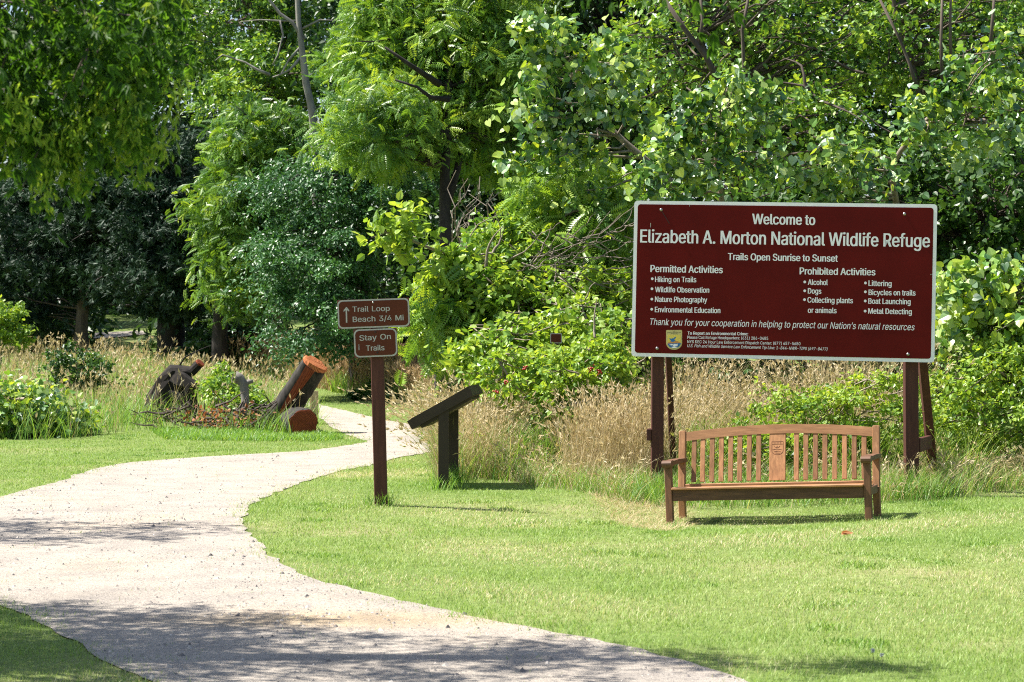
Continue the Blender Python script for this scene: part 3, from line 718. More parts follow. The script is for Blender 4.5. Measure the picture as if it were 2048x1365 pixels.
plant('shaded_bush', 'low shaded green bush at the foot of the wood behind the leaning log', 'shrub',
      [ell(395, 655, 520, 725, 58, 2), ell(480, 670, 600, 720, 60, 2)], 'broad', 'back', 51, 30, .4, 10, 9, (.12, .2), None, (.03, .01), 'darkbark', stem='stem', leafname='foliage')

# ------------------------------------------------------------------ overhanging box elder at the upper left, in front of everything
def boxelder():
    r = np.random.default_rng(61)
    o = thing('boxelder_tree', 'overhanging tree in the foreground with drooping leaves at the upper left', 'tree', (-5.4, 12.5, 0))
    off = -np.array(o.location); T = np.array([[-5.4, 12.5, -.1], [-5.35, 12.4, 1.5], [-5.2, 12.3, 3], [-4.9, 12.2, 5], [-4.8, 12.4, 7.5]])
    mb = MB(); mb.path(T + off, [.34, .27, .22, .16, .08], 12, .05, r)
    C = [(ell(-260, -260, 250, 150, 10, 2.4), 32), (ell(120, 20, 320, 180, 9.6, 1.2), 16), (ell(-150, 60, 90, 215, 9.4, 1.2), 14), (ell(250, -160, 370, 30, 10.6, 1.6), 10), (ell(70, 220, 130, 300, 9.3, .3), 4), (ell(190, 150, 260, 225, 9.3, .3), 3)]
    cs = np.concatenate([fill(r, [e], n) for e, n in C])
    shade = [((-4.5, 12.25, 5.3), (1.9, .75, .8), 52), ((-5.9, 13.2, 5.0), (1.4, 1.3, .9), 125), ((-7.7, 19.3, 5.4), (1.9, 1.1, .8), 50), ((-2.5, 12.05, 4.8), (.6, .4, .35), 5), ((.72, 8.3, 3.24), (.16, .3, .08), 2), ((-5.6, 10.6, 4.6), (1.6, .8, .8), 30), ((-1.4, 11.85, 4.8), (.22, .14, .14), 4)]
    cs2 = np.concatenate([fill(r, [(np.array(a), np.array(b_))], n) for a, b_, n in shade])
    V, Q, tn = [], [], []; n0 = 0
    tips = []
    for cc, rad, nt_, nl, tb in ((cs, .25, 10, 8, -.08), (cs2, .42, 18, 9, 0)):
        R = rad * r.uniform(.75, 1.2, (len(cc), 1)) * np.array([[1, 1, .9]])
        v, q, t_, ab = foliage(r, cc, R, 'hang', nt_, nl, (.04, .075), droop=.75, up=-.1, flat=.5, tone_bias=tb, tvar=.24)
        V.append(v); Q.append(q + n0); tn.append(t_); n0 += len(v); tips.append(ab)
        for c in (cc[::2] if cc is cs else cc[np.linalg.norm(cc - T[3], axis=1) < 2.2][::2]):
            k = np.linalg.norm(T - c, axis=1) + 3 * (T[:, 2] > c[2] + .5); k = k.argmin()
            limb(mb, r, T[k] + off, c + off, .012, .004, .1, 7, 4, .06)
    link('crown', np_mesh('crown', np.concatenate(V) + off, np.concatenate(Q), np.concatenate(tn)), M['elder'], o)
    A = np.concatenate([a[0] for a in tips]); B = np.concatenate([a[1] for a in tips]); k = r.permutation(len(A))[:500]
    SV, SQ = sticks(A[k] + off, B[k] + off, .006, .003)
    mb.add(SV, SQ.tolist()); mb.build('trunk', M['bark'], o, True)
    # hanging bunches of pale winged seeds
    for px, py in [(80, 345), (85, 385), (160, 330), (165, 355), (225, 290), (240, 300), (200, 200), (150, 250), (285, 320), (120, 40), (180, 65), (30, 300), (330, 270), (215, 250), (300, 290), (60, 230), (140, 310), (230, 180), (265, 230), (350, 190), (100, 300), (30, 210)]:
        c = at(px + r.normal(0, 6), py + r.normal(0, 6), 9.2 + r.normal(0, .2)); n = 60
        P = c + np.clip(r.normal(size=(n, 3)), -1.4, 1.4) * [.03, .03, .055]
        D = r.normal(size=(n, 3)) * .5 + [0, 0, -1]
        v, q, t_ = leaves('lance', P, D, r.normal(size=(n, 3)), r.uniform(.03, .05, n), np.clip(r.normal(.84, .12, n), 0, 1))
        link('seed_bunch', np_mesh('seed_bunch', v + off, q, t_), M['elder'], o)
boxelder()

# ------------------------------------------------------------------ lawn, meadow, tall grass
def blades(r, P, h, w, lean, tone, seg=2, curl=.5):
    """bent blades of grass: quads tapering to the tip"""
    n = len(P); a = r.uniform(0, 2 * np.pi, n); d = np.c_[np.cos(a), np.sin(a), np.zeros(n)]
    s = np.c_[-np.sin(a + r.normal(0, .6, n)), np.cos(a + r.normal(0, .6, n)), np.zeros(n)]
    V = []
    for k in range(seg + 1):
        t = k / seg
        c = P + d * (lean * h * (t * (1 - curl) + curl * t * t))[:, None]
        c[:, 2] += h * t * (1 - .35 * curl * lean * t)
        ww = w * (1 - t) ** .7 + w * .06
        V += [c - s * ww[:, None] * .5, c + s * ww[:, None] * .5]
    V = np.stack(V, 1); m = 2 * seg + 2
    Q = np.array([[2 * k, 2 * k + 1, 2 * k + 3, 2 * k + 2] for k in range(seg)])
    return V.reshape(-1, 3), (Q[None] + (np.arange(n) * m)[:, None, None]).reshape(-1, 4), np.repeat(tone, seg)

def field(x, y, s=1.0, k=0):
    """smooth random field in 0..1"""
    return .5 + .5 * (np.sin(x * 1.7 * s + 2.1 * np.sin(y * .9 * s + k) + k) * np.sin(y * 1.3 * s + 1.7 * np.sin(x * .8 * s + 2 * k))) 

MEADOW_L = np.array([on_ground(*p) for p in [(-500, 890), (-200, 888), (0, 880), (60, 884), (150, 880), (230, 868), (300, 862), (420, 868), (520, 872), (575, 876), (640, 862), (640, 830), (600, 812), (540, 790), (480, 765), (400, 735)]] + [[-9, 59.5], [-26, 58.5], [-26, 34]])
MEADOW_C = np.array([on_ground(*p) for p in [(540, 752), (600, 770), (680, 788), (760, 800), (860, 815)]] + [[-1, 58], [-7, 60], [-8, 57]])
ROUGH_R = np.array([on_ground(*p) for p in [(862, 890), (880, 925), (940, 955), (1060, 975), (1150, 985), (1220, 1000), (1300, 1018), (1420, 1020), (1560, 1018), (1700, 1012), (1760, 1008), (1880, 1000), (2000, 985), (2200, 975), (2600, 960)]] + [[14, 34], [-1, 40]])
HEAPED = np.array([on_ground(*p) for p in [(1180, 990), (1340, 1000), (1400, 1045), (1340, 1065), (1230, 1050)]])

def scatter_lawn():
    r = np.random.default_rng(71)
    xs_, ys_ = [], []
    for y0, y1, dens in ((9.6, 14, 3600), (14, 18, 3100), (18, 23, 2500), (23, 29, 1900), (29, 40, 1100), (40, 56, 500)):
        wl = (y1 + 2) * .25 + 1.1
        n = int(dens * (y1 - y0) * 2 * wl)
        xs_.append(r.uniform(-wl, wl, n)); ys_.append(r.uniform(y0, y1, n))
    x = np.concatenate(xs_); y = np.concatenate(ys_)
    inn = inside(x, y, PATH)
    ok = ~inn | ((r.random(len(x)) < .65) & (edge_dist(x, y, PATH, .3) < .26 * r.random(len(x)) ** 2 * (.3 + 1.2 * field(x, y, 4.1, 2))))
    for poly in (MEADOW_L, ROUGH_R, MEADOW_C):
        ok &= ~inside(x, y, poly)
    x, y = x[ok], y[ok]
    ed = edge_dist(x, y, PATH, .35)
    keep = r.random(len(x)) < np.clip(.45 + ed * 3, 0, 1)
    x, y, ed = x[keep], y[keep], ed[keep]
    f1, f2 = field(x, y, .9), field(x, y, 2.3, 3)
    h = r.uniform(.014, .034, len(x)) * (.7 + .7 * f2) * (1 + .35 * (ed < .12))
    tuft = r.random(len(x)) < .04
    h[tuft] *= 1.7
    w = (.0032 + .00013 * (y - 10)) * r.uniform(.7, 1.3, len(x))
    P = np.c_[x, y, gz(x, y) - .003]
    dry = np.clip((f1 - .6) * 1.9, 0, .6) + .85 * np.clip(field(x, y, .55, 7) - .55, 0, 1) + .5 * np.clip(field(x * .6, y, 1.6, 11) - .7, 0, 1) * (x > .8) + .35 * np.exp(-(((x + .4) / 1.3) ** 2 + ((y - 21.3) / .55) ** 2)) + .3 * np.exp(-((x - 3.2 + (y - 15) * .35) / .25) ** 2) * (y < 19)
    dry = dry * (x > -3.5)
    left = (y > 24) & (x < 0)
    weed = field(x, y, 3.1, 9) * field(x, y, 1.3, 4)
    w = np.where(weed > .62, w * 1.9, w); h = np.where(weed > .62, h * 1.15, h)
    tone = np.clip(r.normal(.3, .12, len(x)) - .16 * (weed > .62) + dry * (r.random(len(x)) < .6) - .06 * f2 + .1 * (~left) * field(x, y, .35, 2), 0, 1)
    tone[(tone > .55) & (r.random(len(x)) < .25)] = .3
    V, Q, t = blades(r, P, h, w, r.uniform(.2, 1.1, len(x)), tone, 2)
    o = link('lawn_grass', np_mesh('lawn_grass', V, Q, t), M['lawn'])
    tag(o, 'short mown grass of the lawns beside the path', 'grass', None, 'stuff')
scatter_lawn()

def tall_grass(name, label, poly, n, hh, mat, seed, seeds=.5, width=.006, lean=(.1, .6), tone=(.6, .2), clip=None, curl=.5, clumpy=0):
    r = np.random.default_rng(seed)
    lo, hi = poly.min(0), poly.max(0)
    x = r.uniform(lo[0], hi[0], n * 6); y = r.uniform(lo[1], hi[1], n * 6)
    k = inside(x, y, poly) & ~inside(x, y, PATH)
    if clip is not None: k &= clip(x, y, r)
    if clumpy: k &= r.random(len(x)) < np.clip(field(x, y, clumpy, 1) * 1.6, 0.08, 1)
    x, y = x[k][:n], y[k][:n]
    n = len(x)
    h = r.uniform(hh[0], hh[1], n)
    if clumpy: h *= .75 + .5 * field(x, y, clumpy * .7, 4)
    P = np.c_[x, y, gz(x, y) - .01]
    tn = np.clip(r.normal(tone[0], tone[1], n), 0, 1)
    ln = r.uniform(lean[0], lean[1], n)
    w = width * r.uniform(.6, 1.3, n) * np.clip(y / 26, .8, 2.2)
    V, Q, t = blades(r, P, h, w, ln, tn, 3, curl)
    if seeds:
        tip = V.reshape(n, 8, 3)[:, 6:].mean(1); d = unit(tip - V.reshape(n, 8, 3)[:, 4:6].mean(1))
        s = np.where(r.random(n) < seeds)[0]
        s = np.repeat(s, 3)
        v2, q2, t2 = leaves('lance', tip[s] - d[s] * r.uniform(0, .09, (len(s), 1)), d[s] + r.normal(size=(len(s), 3)) * .35, r.normal(size=(len(s), 3)), r.uniform(.05, .09, len(s)) * np.clip(y[s] / 30, .8, 1.6), np.clip(tn[s] + .12, 0, 1))
        Q = np.r_[Q, q2 + len(V)]; V = np.r_[V, v2]; t = np.r_[t, t2]
    o = link(name, np_mesh(name, V, Q, t), M[mat])
    tag(o, label, 'grass', None, 'stuff')
    return o
tall_grass('meadow_grass', 'straw coloured tall meadow grass left of the leaning log', MEADOW_L, 15000, (.35, .9), 'straw', 72, .4, .006, clip=lambda x, y, r: (r.random(len(x)) < np.where(y < 39, .5, 1)), clumpy=.5)
tall_grass('green_meadow_grass', 'green undergrowth among the straw grass of the left meadow', MEADOW_L, 52000, (.25, .65), 'weed', 73, 0, .007, (.3, 1.0), (.4, .2), clumpy=.8)
tall_grass('red_meadow_grass', 'reddish dry grass in the field behind the trail sign', MEADOW_C, 16000, (.5, 1.0), 'redstraw', 74, .6, .007, clumpy=.6)
tall_grass('field_weeds', 'green weeds in the field behind the trail sign', MEADOW_C, 9000, (.25, .6), 'weed', 75, 0, .016, (.3, 1), (.5, .2), clumpy=.9)
band = lambda x0, x1, d0, d1: np.array([[(x0 - CX) * d0 / F, d0], [(x1 - CX) * d0 / F, d0], [(x1 - CX) * d1 / F, d1], [(x0 - CX) * d1 / F, d1]])
tall_grass('tall_dry_grass', 'tall dry grass behind the slanted stand', band(872, 1010, 25.4, 30.5), 3200, (.5, 1.1), 'straw', 76, .75, .005, (.2, 1.1), (.62, .22), curl=.6, clumpy=.9)
tall_grass('tall_green_grass', 'green weeds among the dry grass behind the slanted stand', band(872, 1200, 25.2, 30.5), 3600, (.4, .85), 'weed', 84, .1, .009, (.2, 1.1), (.5, .25), curl=.6, clumpy=1.3)
tall_grass('tall_dry_grass', 'upright pale straw grass between the bramble and the left post of the welcome sign', band(1130, 1330, 24.2, 27), 4200, (.5, 1.05), 'straw', 77, .6, .005, (.1, .6), (.66, .17), clumpy=1.1)
tall_grass('tall_dry_grass', 'dry grass and dead stalks behind the bench under the welcome sign', band(1330, 1760, 25.2, 28.5), 4600, (.6, 1.5), 'straw', 78, .6, .005, (.1, .9), (.62, .22), clumpy=1.2)
tall_grass('tall_green_grass', 'green stalks and weeds behind the bench', band(1330, 1960, 24.0, 28.5), 5200, (.3, .9), 'weed', 85, .1, .009, (.2, 1.1), (.55, .25), clumpy=1.4)
tall_grass('rough_grass', 'long green grass along the foot of the tall growth on the right', ROUGH_R, 30000, (.12, .38), 'weed', 79, 0, .0075, (.3, 1.2), (.42, .22), clip=lambda x, y, r: (y < 27.5) & (r.random(len(x)) < np.where(y < 24.5, 1, .5)))
tall_grass('thatch_grass', 'pale dead grass mixed in the rough edge on the right', ROUGH_R, 16000, (.15, .55), 'straw', 80, .25, .005, (.4, 1.6), (.6, .25), clip=lambda x, y, r: (y < 27) & ((x < 1.2) | (x > 3.6) | (r.random(len(x)) < .3)))
tall_grass('cut_grass_heap', 'heap of pale cut grass beside the left legs of the bench', HEAPED, 3500, (.03, .1), 'straw', 81, 0, .006, (1, 3), (.66, .2))
ISLE = np.array([on_ground(*p) for p in [(300, 862), (420, 862), (520, 868), (575, 876), (640, 868), (665, 872), (690, 880), (640, 884), (500, 884), (330, 880)]])
tall_grass('verge_grass', 'longer green grass in front of the cut logs', ISLE, 7000, (.05, .14), 'weed', 82, 0, .012, (.3, 1.2), (.35, .2))

def tuft(px, d, n, h, seed, label, mat='weed', spread=.1):
    r = np.random.default_rng(seed)
    f = foot(px, d)
    P = np.c_[r.normal(0, spread, n), r.normal(0, spread, n), np.zeros(n)]
    P[:, 2] = gz(P[:, 0] + f[0], P[:, 1] + f[1]) - f[2]
    V, Q, t = blades(r, P, r.uniform(h * .5, h, n), r.uniform(.004, .008, n), r.uniform(.2, 1.1, n), np.clip(r.normal(.35, .18, n), 0, 1), 3, .6)
    o = link('grass_tuft', np_mesh('grass_tuft', V, Q, t), M[mat]); o.location = f
    tag(o, label, 'grass tuft', 'grass tufts round the posts')
tuft(764, 22.0, 130, .2, 1, 'grass tuft round the foot of the trail sign post')
tuft(885, 24.0, 130, .2, 2, 'grass tuft round the front post of the slanted stand')
tuft(906, 24.8, 220, .32, 3, 'grass tuft round the rear post of the slanted stand')
tuft(1315, 23.1, 240, .38, 4, 'grass tuft round the left post of the welcome sign', spread=.14)
tuft(1826, 22.9, 420, .42, 5, 'large grass tuft round the right post of the welcome sign', spread=.22)
tuft(1343, 20.7, 50, .1, 6, 'short grass tuft round the front left leg of the bench', spread=.05)

def pebbles():
    r = np.random.default_rng(90); n = 60000
    y = 9.8 + r.random(n) ** 1.35 * 30; x = r.uniform(-1, 1, n) * (y * .24 + .5)
    k = inside(x, y, PATH) & (r.random(n) < .25 + .75 * field(x, y, 1.1, 5) ** 2); x, y = x[k], y[k]; n = len(x)
    s = np.clip(r.lognormal(-5.4, .6, n), .0022, .024) * np.clip(y / 14, 1, 1.15)
    O = np.array([[1, 0, 0], [.3, .9, 0], [-.8, .5, 0], [-.7, -.6, 0], [.4, -.8, 0], [.2, .1, .75], [-.3, -.1, .65]])
    T = np.array([[0, 1, 5], [1, 2, 5], [2, 6, 5], [2, 3, 6], [3, 4, 6], [4, 5, 6], [4, 0, 5]])
    a = r.uniform(0, 6.28, n); c, sn = np.cos(a), np.sin(a)
    J = O[None] * r.uniform(.7, 1.3, (n, 7, 3)) * s[:, None, None]
    V = np.stack([J[..., 0] * c[:, None] - J[..., 1] * sn[:, None], J[..., 0] * sn[:, None] + J[..., 1] * c[:, None], J[..., 2]], -1)
    V += np.c_[x, y, gz(x, y) + .008][:, None]
    Q = (T[None] + (np.arange(n) * 7)[:, None, None]).reshape(-1, 3)
    o = link('loose_pebbles', np_mesh('loose_pebbles', V.reshape(-1, 3), Q, np.repeat(np.clip(r.normal(.6, .3, n), 0, 1), 7)), M['stone'])
    tag(o, 'loose grey and pale pebbles scattered on the gravel path', 'pebbles', None, 'stuff')
pebbles()

# ------------------------------------------------------------------ lettering
_dir = bpy.utils.system_resource('DATAFILES', path='fonts')       # Blender's own fonts
_fp = os.path.join(_dir or '', 'Inter.woff2')
try: FONT = bpy.data.fonts.load(_fp)
except Exception: FONT = None

def text_arrays(body, weight=0, shear=0, space=1.0):
    c = bpy.data.curves.new('lettering', 'FONT'); c.body = body; c.resolution_u = 3; c.offset = weight; c.shear = shear; c.space_word = space
    if FONT: c.font = FONT
    o = bpy.data.objects.new('lettering', c); COL.objects.link(o)
    bpy.context.view_layer.update()
    me = bpy.data.meshes.new_from_object(o.evaluated_get(bpy.context.evaluated_depsgraph_get()))
    V = np.array([v.co[:] for v in me.vertices]); Fs = [list(p.vertices) for p in me.polygons]
    bpy.data.objects.remove(o); bpy.data.curves.remove(c); bpy.data.meshes.remove(me)
    return V, Fs
CAP = np.ptp(text_arrays('H')[0][:, 1])

def homography(src, dst):
    A = []
    for (x, y), (u, v) in zip(src, dst):
        A += [[x, y, 1, 0, 0, 0, -u * x, -u * y, -u], [0, 0, 0, x, y, 1, -v * x, -v * y, -v]]
    return np.linalg.svd(np.array(A, float))[2][-1].reshape(3, 3)

def hmap(Hm, p):
    p = np.atleast_2d(np.asarray(p, float)); q = np.c_[p, np.ones(len(p))] @ Hm.T
    return q[:, :2] / q[:, 2:]

def write(parent, body, left, right, cap, y, mat, weight=.0, shear=0, space=1.0):
    """a line of writing from left to right baseline points (x, z) on the face at depth y"""
    V, Fs = text_arrays(body, 0, shear, space)
    left = np.array(left); right = np.array(right)
    d = right - left; L = np.linalg.norm(d); d /= L; nrm = np.array([-d[1], d[0]])
    sx = L / np.ptp(V[:, 0]); u = (V[:, 0] - V[:, 0].min()) * sx; v = V[:, 1] * cap / CAP
    p = left + u[:, None] * d + v[:, None] * nrm
    mb = MB()
    for j, sh in enumerate((-1, 1) if weight else (0,)):
        q = p + d * sh * weight * cap / CAP * 1.1
        mb.add(np.c_[q[:, 0], np.full(len(p), y - .0003 * j), q[:, 1]], Fs)
    return mb.build('lettering', mat, parent)

def dome(mb, c, r, h):
    a = np.linspace(0, 2 * np.pi, 10, endpoint=False)
    V = [(c[0] + r * math.cos(t), c[1], c[2] + r * math.sin(t)) for t in a] + [(c[0] + .7 * r * math.cos(t), c[1] - h * .75, c[2] + .7 * r * math.sin(t)) for t in a] + [(c[0], c[1] - h, c[2])]
    mb.add(V, [[i, (i + 1) % 10, 10 + (i + 1) % 10, 10 + i] for i in range(10)] + [[10 + i, 10 + (i + 1) % 10, 20] for i in range(10)])

# ------------------------------------------------------------------ welcome sign
def welcome_sign():
    rx, ry, rz = -.015, .0191, -.1308
    Wd, Ht = 1.524, .762 * 1.0432
    ctr = np.array([2.7457, 23.297, 2.1698])
    Rm = np.array((Matrix.Rotation(rz, 3, 'Z') @ Matrix.Rotation(ry, 3, 'Y') @ Matrix.Rotation(rx, 3, 'X')))
    root = thing('welcome_sign', 'large maroon welcome sign with white border and lettering on two braced wooden posts', 'sign', foot(1568, 23.3))
    off = -np.array(root.location)
    def panel_obj(mb, name, mat, parent, smooth=False):
        o = mb.build(name, mat, parent, smooth); return o
    hold = MB().prism(rounded(-Wd, -Ht, Wd, Ht, .035), -.006, .03)
    board = hold.build('sign_panel', M['white'], root)
    board.matrix_local = Matrix.Translation(Vector(ctr + off)) @ Matrix(Rm.tolist()).to_4x4()
    face = MB().prism(rounded(-Wd + .036, -Ht + .036, Wd - .036, Ht - .036, .03), -.0085, -.0062).build('maroon_face', M['maroon'], board)
    Z = lambda x, y: (1240 + x / 3.103, 380 + y / 3.103)
    Hm = homography([(1269.6, 401.9), (1872.3, 409), (1871, 726.5), (1262, 712)], [(-Wd, Ht), (Wd, Ht), (Wd, -Ht), (-Wd, -Ht)])
    k = 2 * Wd / (1872 - 90)                                # metres per zoomed pixel, roughly
    k = 2 * Wd / 1880
    yl = -.0095
    def line(body, x0, y0, x1, y1, cap, weight=.012, shear=0, space=1.0):
        a, b_ = hmap(Hm, [Z(x0, y0), Z(x1, y1)])
        write(board, body, a, b_, cap * k, yl, M['white'], weight, shear, space)
    line('Welcome to', 818, 212, 1204, 218, 65, .018)
    line('Elizabeth A. Morton National Wildlife Refuge', 128, 325, 1917, 356, 82, .014)
    line('Trails Open Sunrise to Sunset', 668, 433, 1347, 445, 43, .018)
    line('Permitted Activities', 190, 507, 634, 515, 44, .018)
    line('Prohibited Activities', 1113, 523, 1581, 530, 43, .018)
    L = [('Hiking on Trails', 218, 569, 471, 571, 200, 549), ('Wildlife Observation', 218, 632, 551, 636, 198, 611), ('Nature Photography', 217, 692, 538, 697, 197, 675), ('Environmental Education', 216, 756, 620, 763, 196, 738),
         ('Alcohol', 1164, 588, 1286, 590, 1144, 570), ('Dogs', 1164, 642, 1246, 644, 1144, 625), ('Collecting plants', 1162, 698, 1443, 703, 1143, 680), ('or animals', 1165, 762, 1342, 765, None, 0),
         ('Littering', 1541, 595, 1683, 598, 1521, 577), ('Bicycles on trails', 1542, 652, 1833, 656, 1521, 632), ('Boat Launching', 1541, 706, 1803, 711, 1521, 689), ('Metal Detecting', 1541, 768, 1811, 773, 1521, 752)]
    for t, x0, y0, x1, y1, bx, by in L:
        line(t, x0, y0, x1, y1, 34, .016)
        if bx:
            c = hmap(Hm, [Z(bx, by)])[0]; a = np.linspace(0, 2 * np.pi, 12, endpoint=False)[::-1]
            mb = MB(); mb.add([(c[0] + 8.5 * k * math.cos(q), yl, c[1] + 8.5 * k * math.sin(q)) for q in a], [list(range(12))]); mb.build('bullet_point', M['white'], board)
    line('Thank you for your cooperation in helping to protect our Nation’s natural resources', 186, 835, 1831, 873, 41, .002, .22)
    line('To Report an Environmental Crime:', 418, 896, 793, 902, 19, .02)
    line('Please Call Refuge Headquarters: (631) 286-0485', 416, 922, 918, 930, 18.5, .004)
    line('NYS DEC 24 Hour Law Enforcement Dispatch Center: (877) 457-5680', 416, 949, 1119, 964, 18.5, .004)
    line('U.S. Fish and Wildlife Service Law Enforcement Tip Line: 1-844-NWR-TIPS (697-8477)', 416, 974, 1288, 998, 18.5, .004, .22)
    for pts in ([(188, 205), (192, 205), (193, 226), (190, 236)], [(258, 132), (262, 132), (308, 208), (305, 210)], [(1926, 522), (1931, 522), (1931, 528), (1926, 528)], [(430, 96), (433, 96), (433, 104), (430, 104)]):
        p_ = hmap(Hm, [Z(*q) for q in pts]); m_ = M['aged'] if pts[0][0] != 258 else M['darkbolt']
        MB().prism(p_, -.0091, -.0087).build('scratch', m_, board)
    # shield emblem: flying duck over hills, fish in blue water
    E = lambda pts: hmap(Hm, [(1280 + x / 4.876, 640 + y / 4.876) for x, y in pts])
    def shield(x0, y0, x1, y1, n=10):
        cx, w = (x0 + x1) / 2, (x1 - x0) / 2; sh = y1 - w * .85
        return [(x0 + 8, y0), (x1 - 8, y0), (x1, y0 + 8), (x1, sh)] + [(cx + w * math.cos(a), sh + w * .85 * math.sin(a)) for a in np.linspace(.12, math.pi - .12, n)] + [(x0, sh), (x0, y0 + 8)]
    def poly(parent, name, pts, y, mat, th=.0006):
        p = E(pts); mb = MB(); mb.prism(p, y - th, y); return mb.build(name, mat, parent)
    em = poly(board, 'emblem', shield(252, 95, 408, 290), yl, M['gold'])
    y = yl - .001
    poly(em, 'yellow_sky', shield(266, 142, 394, 276), y, M['yellow']); y -= .001
    poly(em, 'hills', [(266, 222), (290, 205), (315, 214), (345, 200), (370, 206), (394, 222), (394, 236), (266, 236)], y, M['orange']); y -= .001
    poly(em, 'water', [(266, 228), (394, 224), (394, 238)] + [(330 + 62 * math.cos(a), 226 + 48 * math.sin(a)) for a in np.linspace(.2, math.pi - .2, 10)] + [(268, 238)], y, M['blue']); y -= .001
    poly(em, 'flying_duck', [(280, 181), (290, 176), (300, 181), (312, 184), (308, 170), (318, 178), (326, 176), (334, 166), (350, 162), (342, 178), (330, 192), (346, 198), (336, 204), (318, 213), (302, 210), (296, 198), (290, 186)], y, M['blue'])
    poly(em, 'fish', [(316, 240), (334, 232), (350, 236), (362, 230), (366, 246), (352, 250), (336, 256), (322, 252)], y, M['white'])
    poly(em, 'fish', [(284, 238), (306, 234), (330, 240), (312, 246), (292, 244)], y, M['white'])
    poly(em, 'wave', [(300, 262), (330, 256), (366, 262), (346, 270), (318, 272)], y, M['white'])
    for t, x0, x1, yy in (('U.S.', 318, 343, 112), ('FISH & WILDLIFE', 264, 396, 124), ('SERVICE', 298, 364, 136)):
        a, b_ = E([(x0, yy), (x1, yy + 1)]); write(em, t, a, b_, 8.5 / 4.876 * 3.103 * k, yl - .0012, M['ink'], .012)
    for x, z in ((256, 124), (1759, 150), (229, 982), (1792, 1023)):
        c = hmap(Hm, [Z(x, z)])[0]; mb = MB(); dome(mb, (c[0], -.0087, c[1]), 10.5 * k, .012); mb.build('bolt', M['bolt'], board, True)
    # posts, braces and rails
    def pt(px, py, d): return at(px, py, d) + off
    for px_t, px_b, d, w in ((1316, 1314, 23.64, .125), (1819, 1823, 23.27, .135)):
        b0 = foot(px_b, d) + off; t0 = pt(px_t, 470, d); dirv = (t0 - b0); bz = b0 - dirv / np.linalg.norm(dirv) * .2
        MB().beam(bz, t0, w, .14, .006, (0, 1, 0)).build('post', M['postwood'], root)
    for a, b_, w in ((pt(1330, 560, 23.82), foot(1349, 24.7) + off, .06), (pt(1829, 560, 23.45), foot(1871, 24.5) + off, .085)):
        MB().beam(a, b_ - (0, 0, .1), w, .14, .005, (0, 1, .2)).build('brace', M['postwood'], root)
    MB().beam(pt(1298, 870, 23.56), pt(1302, 868, 24.6), .05, .12, .005).build('rail', M['postwood'], root)
    MB().beam(pt(1836, 891, 23.25), pt(1861, 884, 24.2), .05, .14, .005).build('rail', M['postwood'], root)
welcome_sign()

# ------------------------------------------------------------------ trail sign
def trail_sign():
    d = 22.0; f = foot(763, d)
    root = thing('trail_sign', 'small trail sign of two brown boards on a single brown wooden post', 'sign', f)
    off = -f
    t0 = at(752, 610, d) + off
    MB().beam(np.array([0, 0, -.3]) - t0 * [.1, 0, 0], t0, .122, .12, .006, (0, 1, 0)).build('post', M['postwood'], root)
    k = d / F
    def board(c, w, h, tilt, name):
        mb = MB().prism(rounded(-w / 2, -h / 2, w / 2, h / 2, .008), .004, .034)
        o = mb.build(name, M['boardwood'], root); o.location = c; o.rotation_euler = (0, tilt, 0); return o
    def plate(b, w, h, r, bw):
        p = MB().prism(rounded(-w / 2, -h / 2, w / 2, h / 2, r), -.001, .0035).build('border', M['aged'], b)
        q = MB().prism(rounded(-w / 2 + bw, -h / 2 + bw, w / 2 - bw, h / 2 - bw, r - bw * .7), -.003, -.0012).build('sign_face', M['brown'], b)
        return q
    s = 9.75
    for name, quad, r in (('upper_board', [(143, 112), (1540, 62), (1550, 618), (165, 662)], .045), ('lower_board', [(462, 682), (1300, 648), (1310, 1195), (482, 1222)], .05)):
        Qp = np.array([(660 + x / s, 590 + y / s) for x, y in quad]); c2 = Qp.mean(0)
        w = (np.linalg.norm(Qp[1] - Qp[0]) + np.linalg.norm(Qp[2] - Qp[3])) / 2 * k; h = (np.linalg.norm(Qp[3] - Qp[0]) + np.linalg.norm(Qp[2] - Qp[1])) / 2 * k
        tilt = math.atan2(Qp[1][1] - Qp[0][1], Qp[1][0] - Qp[0][0])
        b = board(at(c2[0], c2[1], d - .1) + off, w + .004, h + .004, tilt, name)
        plate(b, w, h, r, .014)
        Hm = homography(Qp, [(-w / 2, h / 2), (w / 2, h / 2), (w / 2, -h / 2), (-w / 2, -h / 2)])
        Z = lambda pts: hmap(Hm, [(660 + x / s, 590 + y / s) for x, y in pts])
        kz = k / s
        L = [('Trail Loop', 440, 335, 1162, 316, 103), ('Beach 3/4 Mi', 447, 532, 1430, 498, 104)] if name == 'upper_board' else [('Stay On', 580, 898, 1186, 866, 106), ('Trails', 704, 1093, 1056, 1082, 105)]
        for t, x0, y0, x1, y1, cap in L:
            a, b_ = Z([(x0, y0), (x1, y1)]); write(b, t, a, b_, cap * kz, -.0042, M['aged'], .014, 0, 1.3)
        if name == 'upper_board':
            P = Z([(312, 545), (340, 543), (333, 300), (375, 330), (376, 300), (322, 235), (266, 302), (268, 334), (306, 302)])
            MB().prism(P[::-1], -.0046, -.0032).build('arrow', M['aged'], b)
            bolts = [(838, 152, 'bolt'), (882, 560, 'darkbolt')]
        else:
            bolts = [(884, 733, 'darkbolt'), (918, 1130, 'darkbolt')]
            P = Z([(558, 1080), (574, 1080), (570, 960), (560, 965)]); MB().prism(P, -.0036, -.0031).build('scratch', M['aged'], b)
        for x, y, m in bolts:
            c = Z([(x, y)])[0]; mb = MB(); dome(mb, (c[0], -.003, c[1]), 20 * kz, .008); mb.build('bolt', M[m], b, True)
trail_sign()

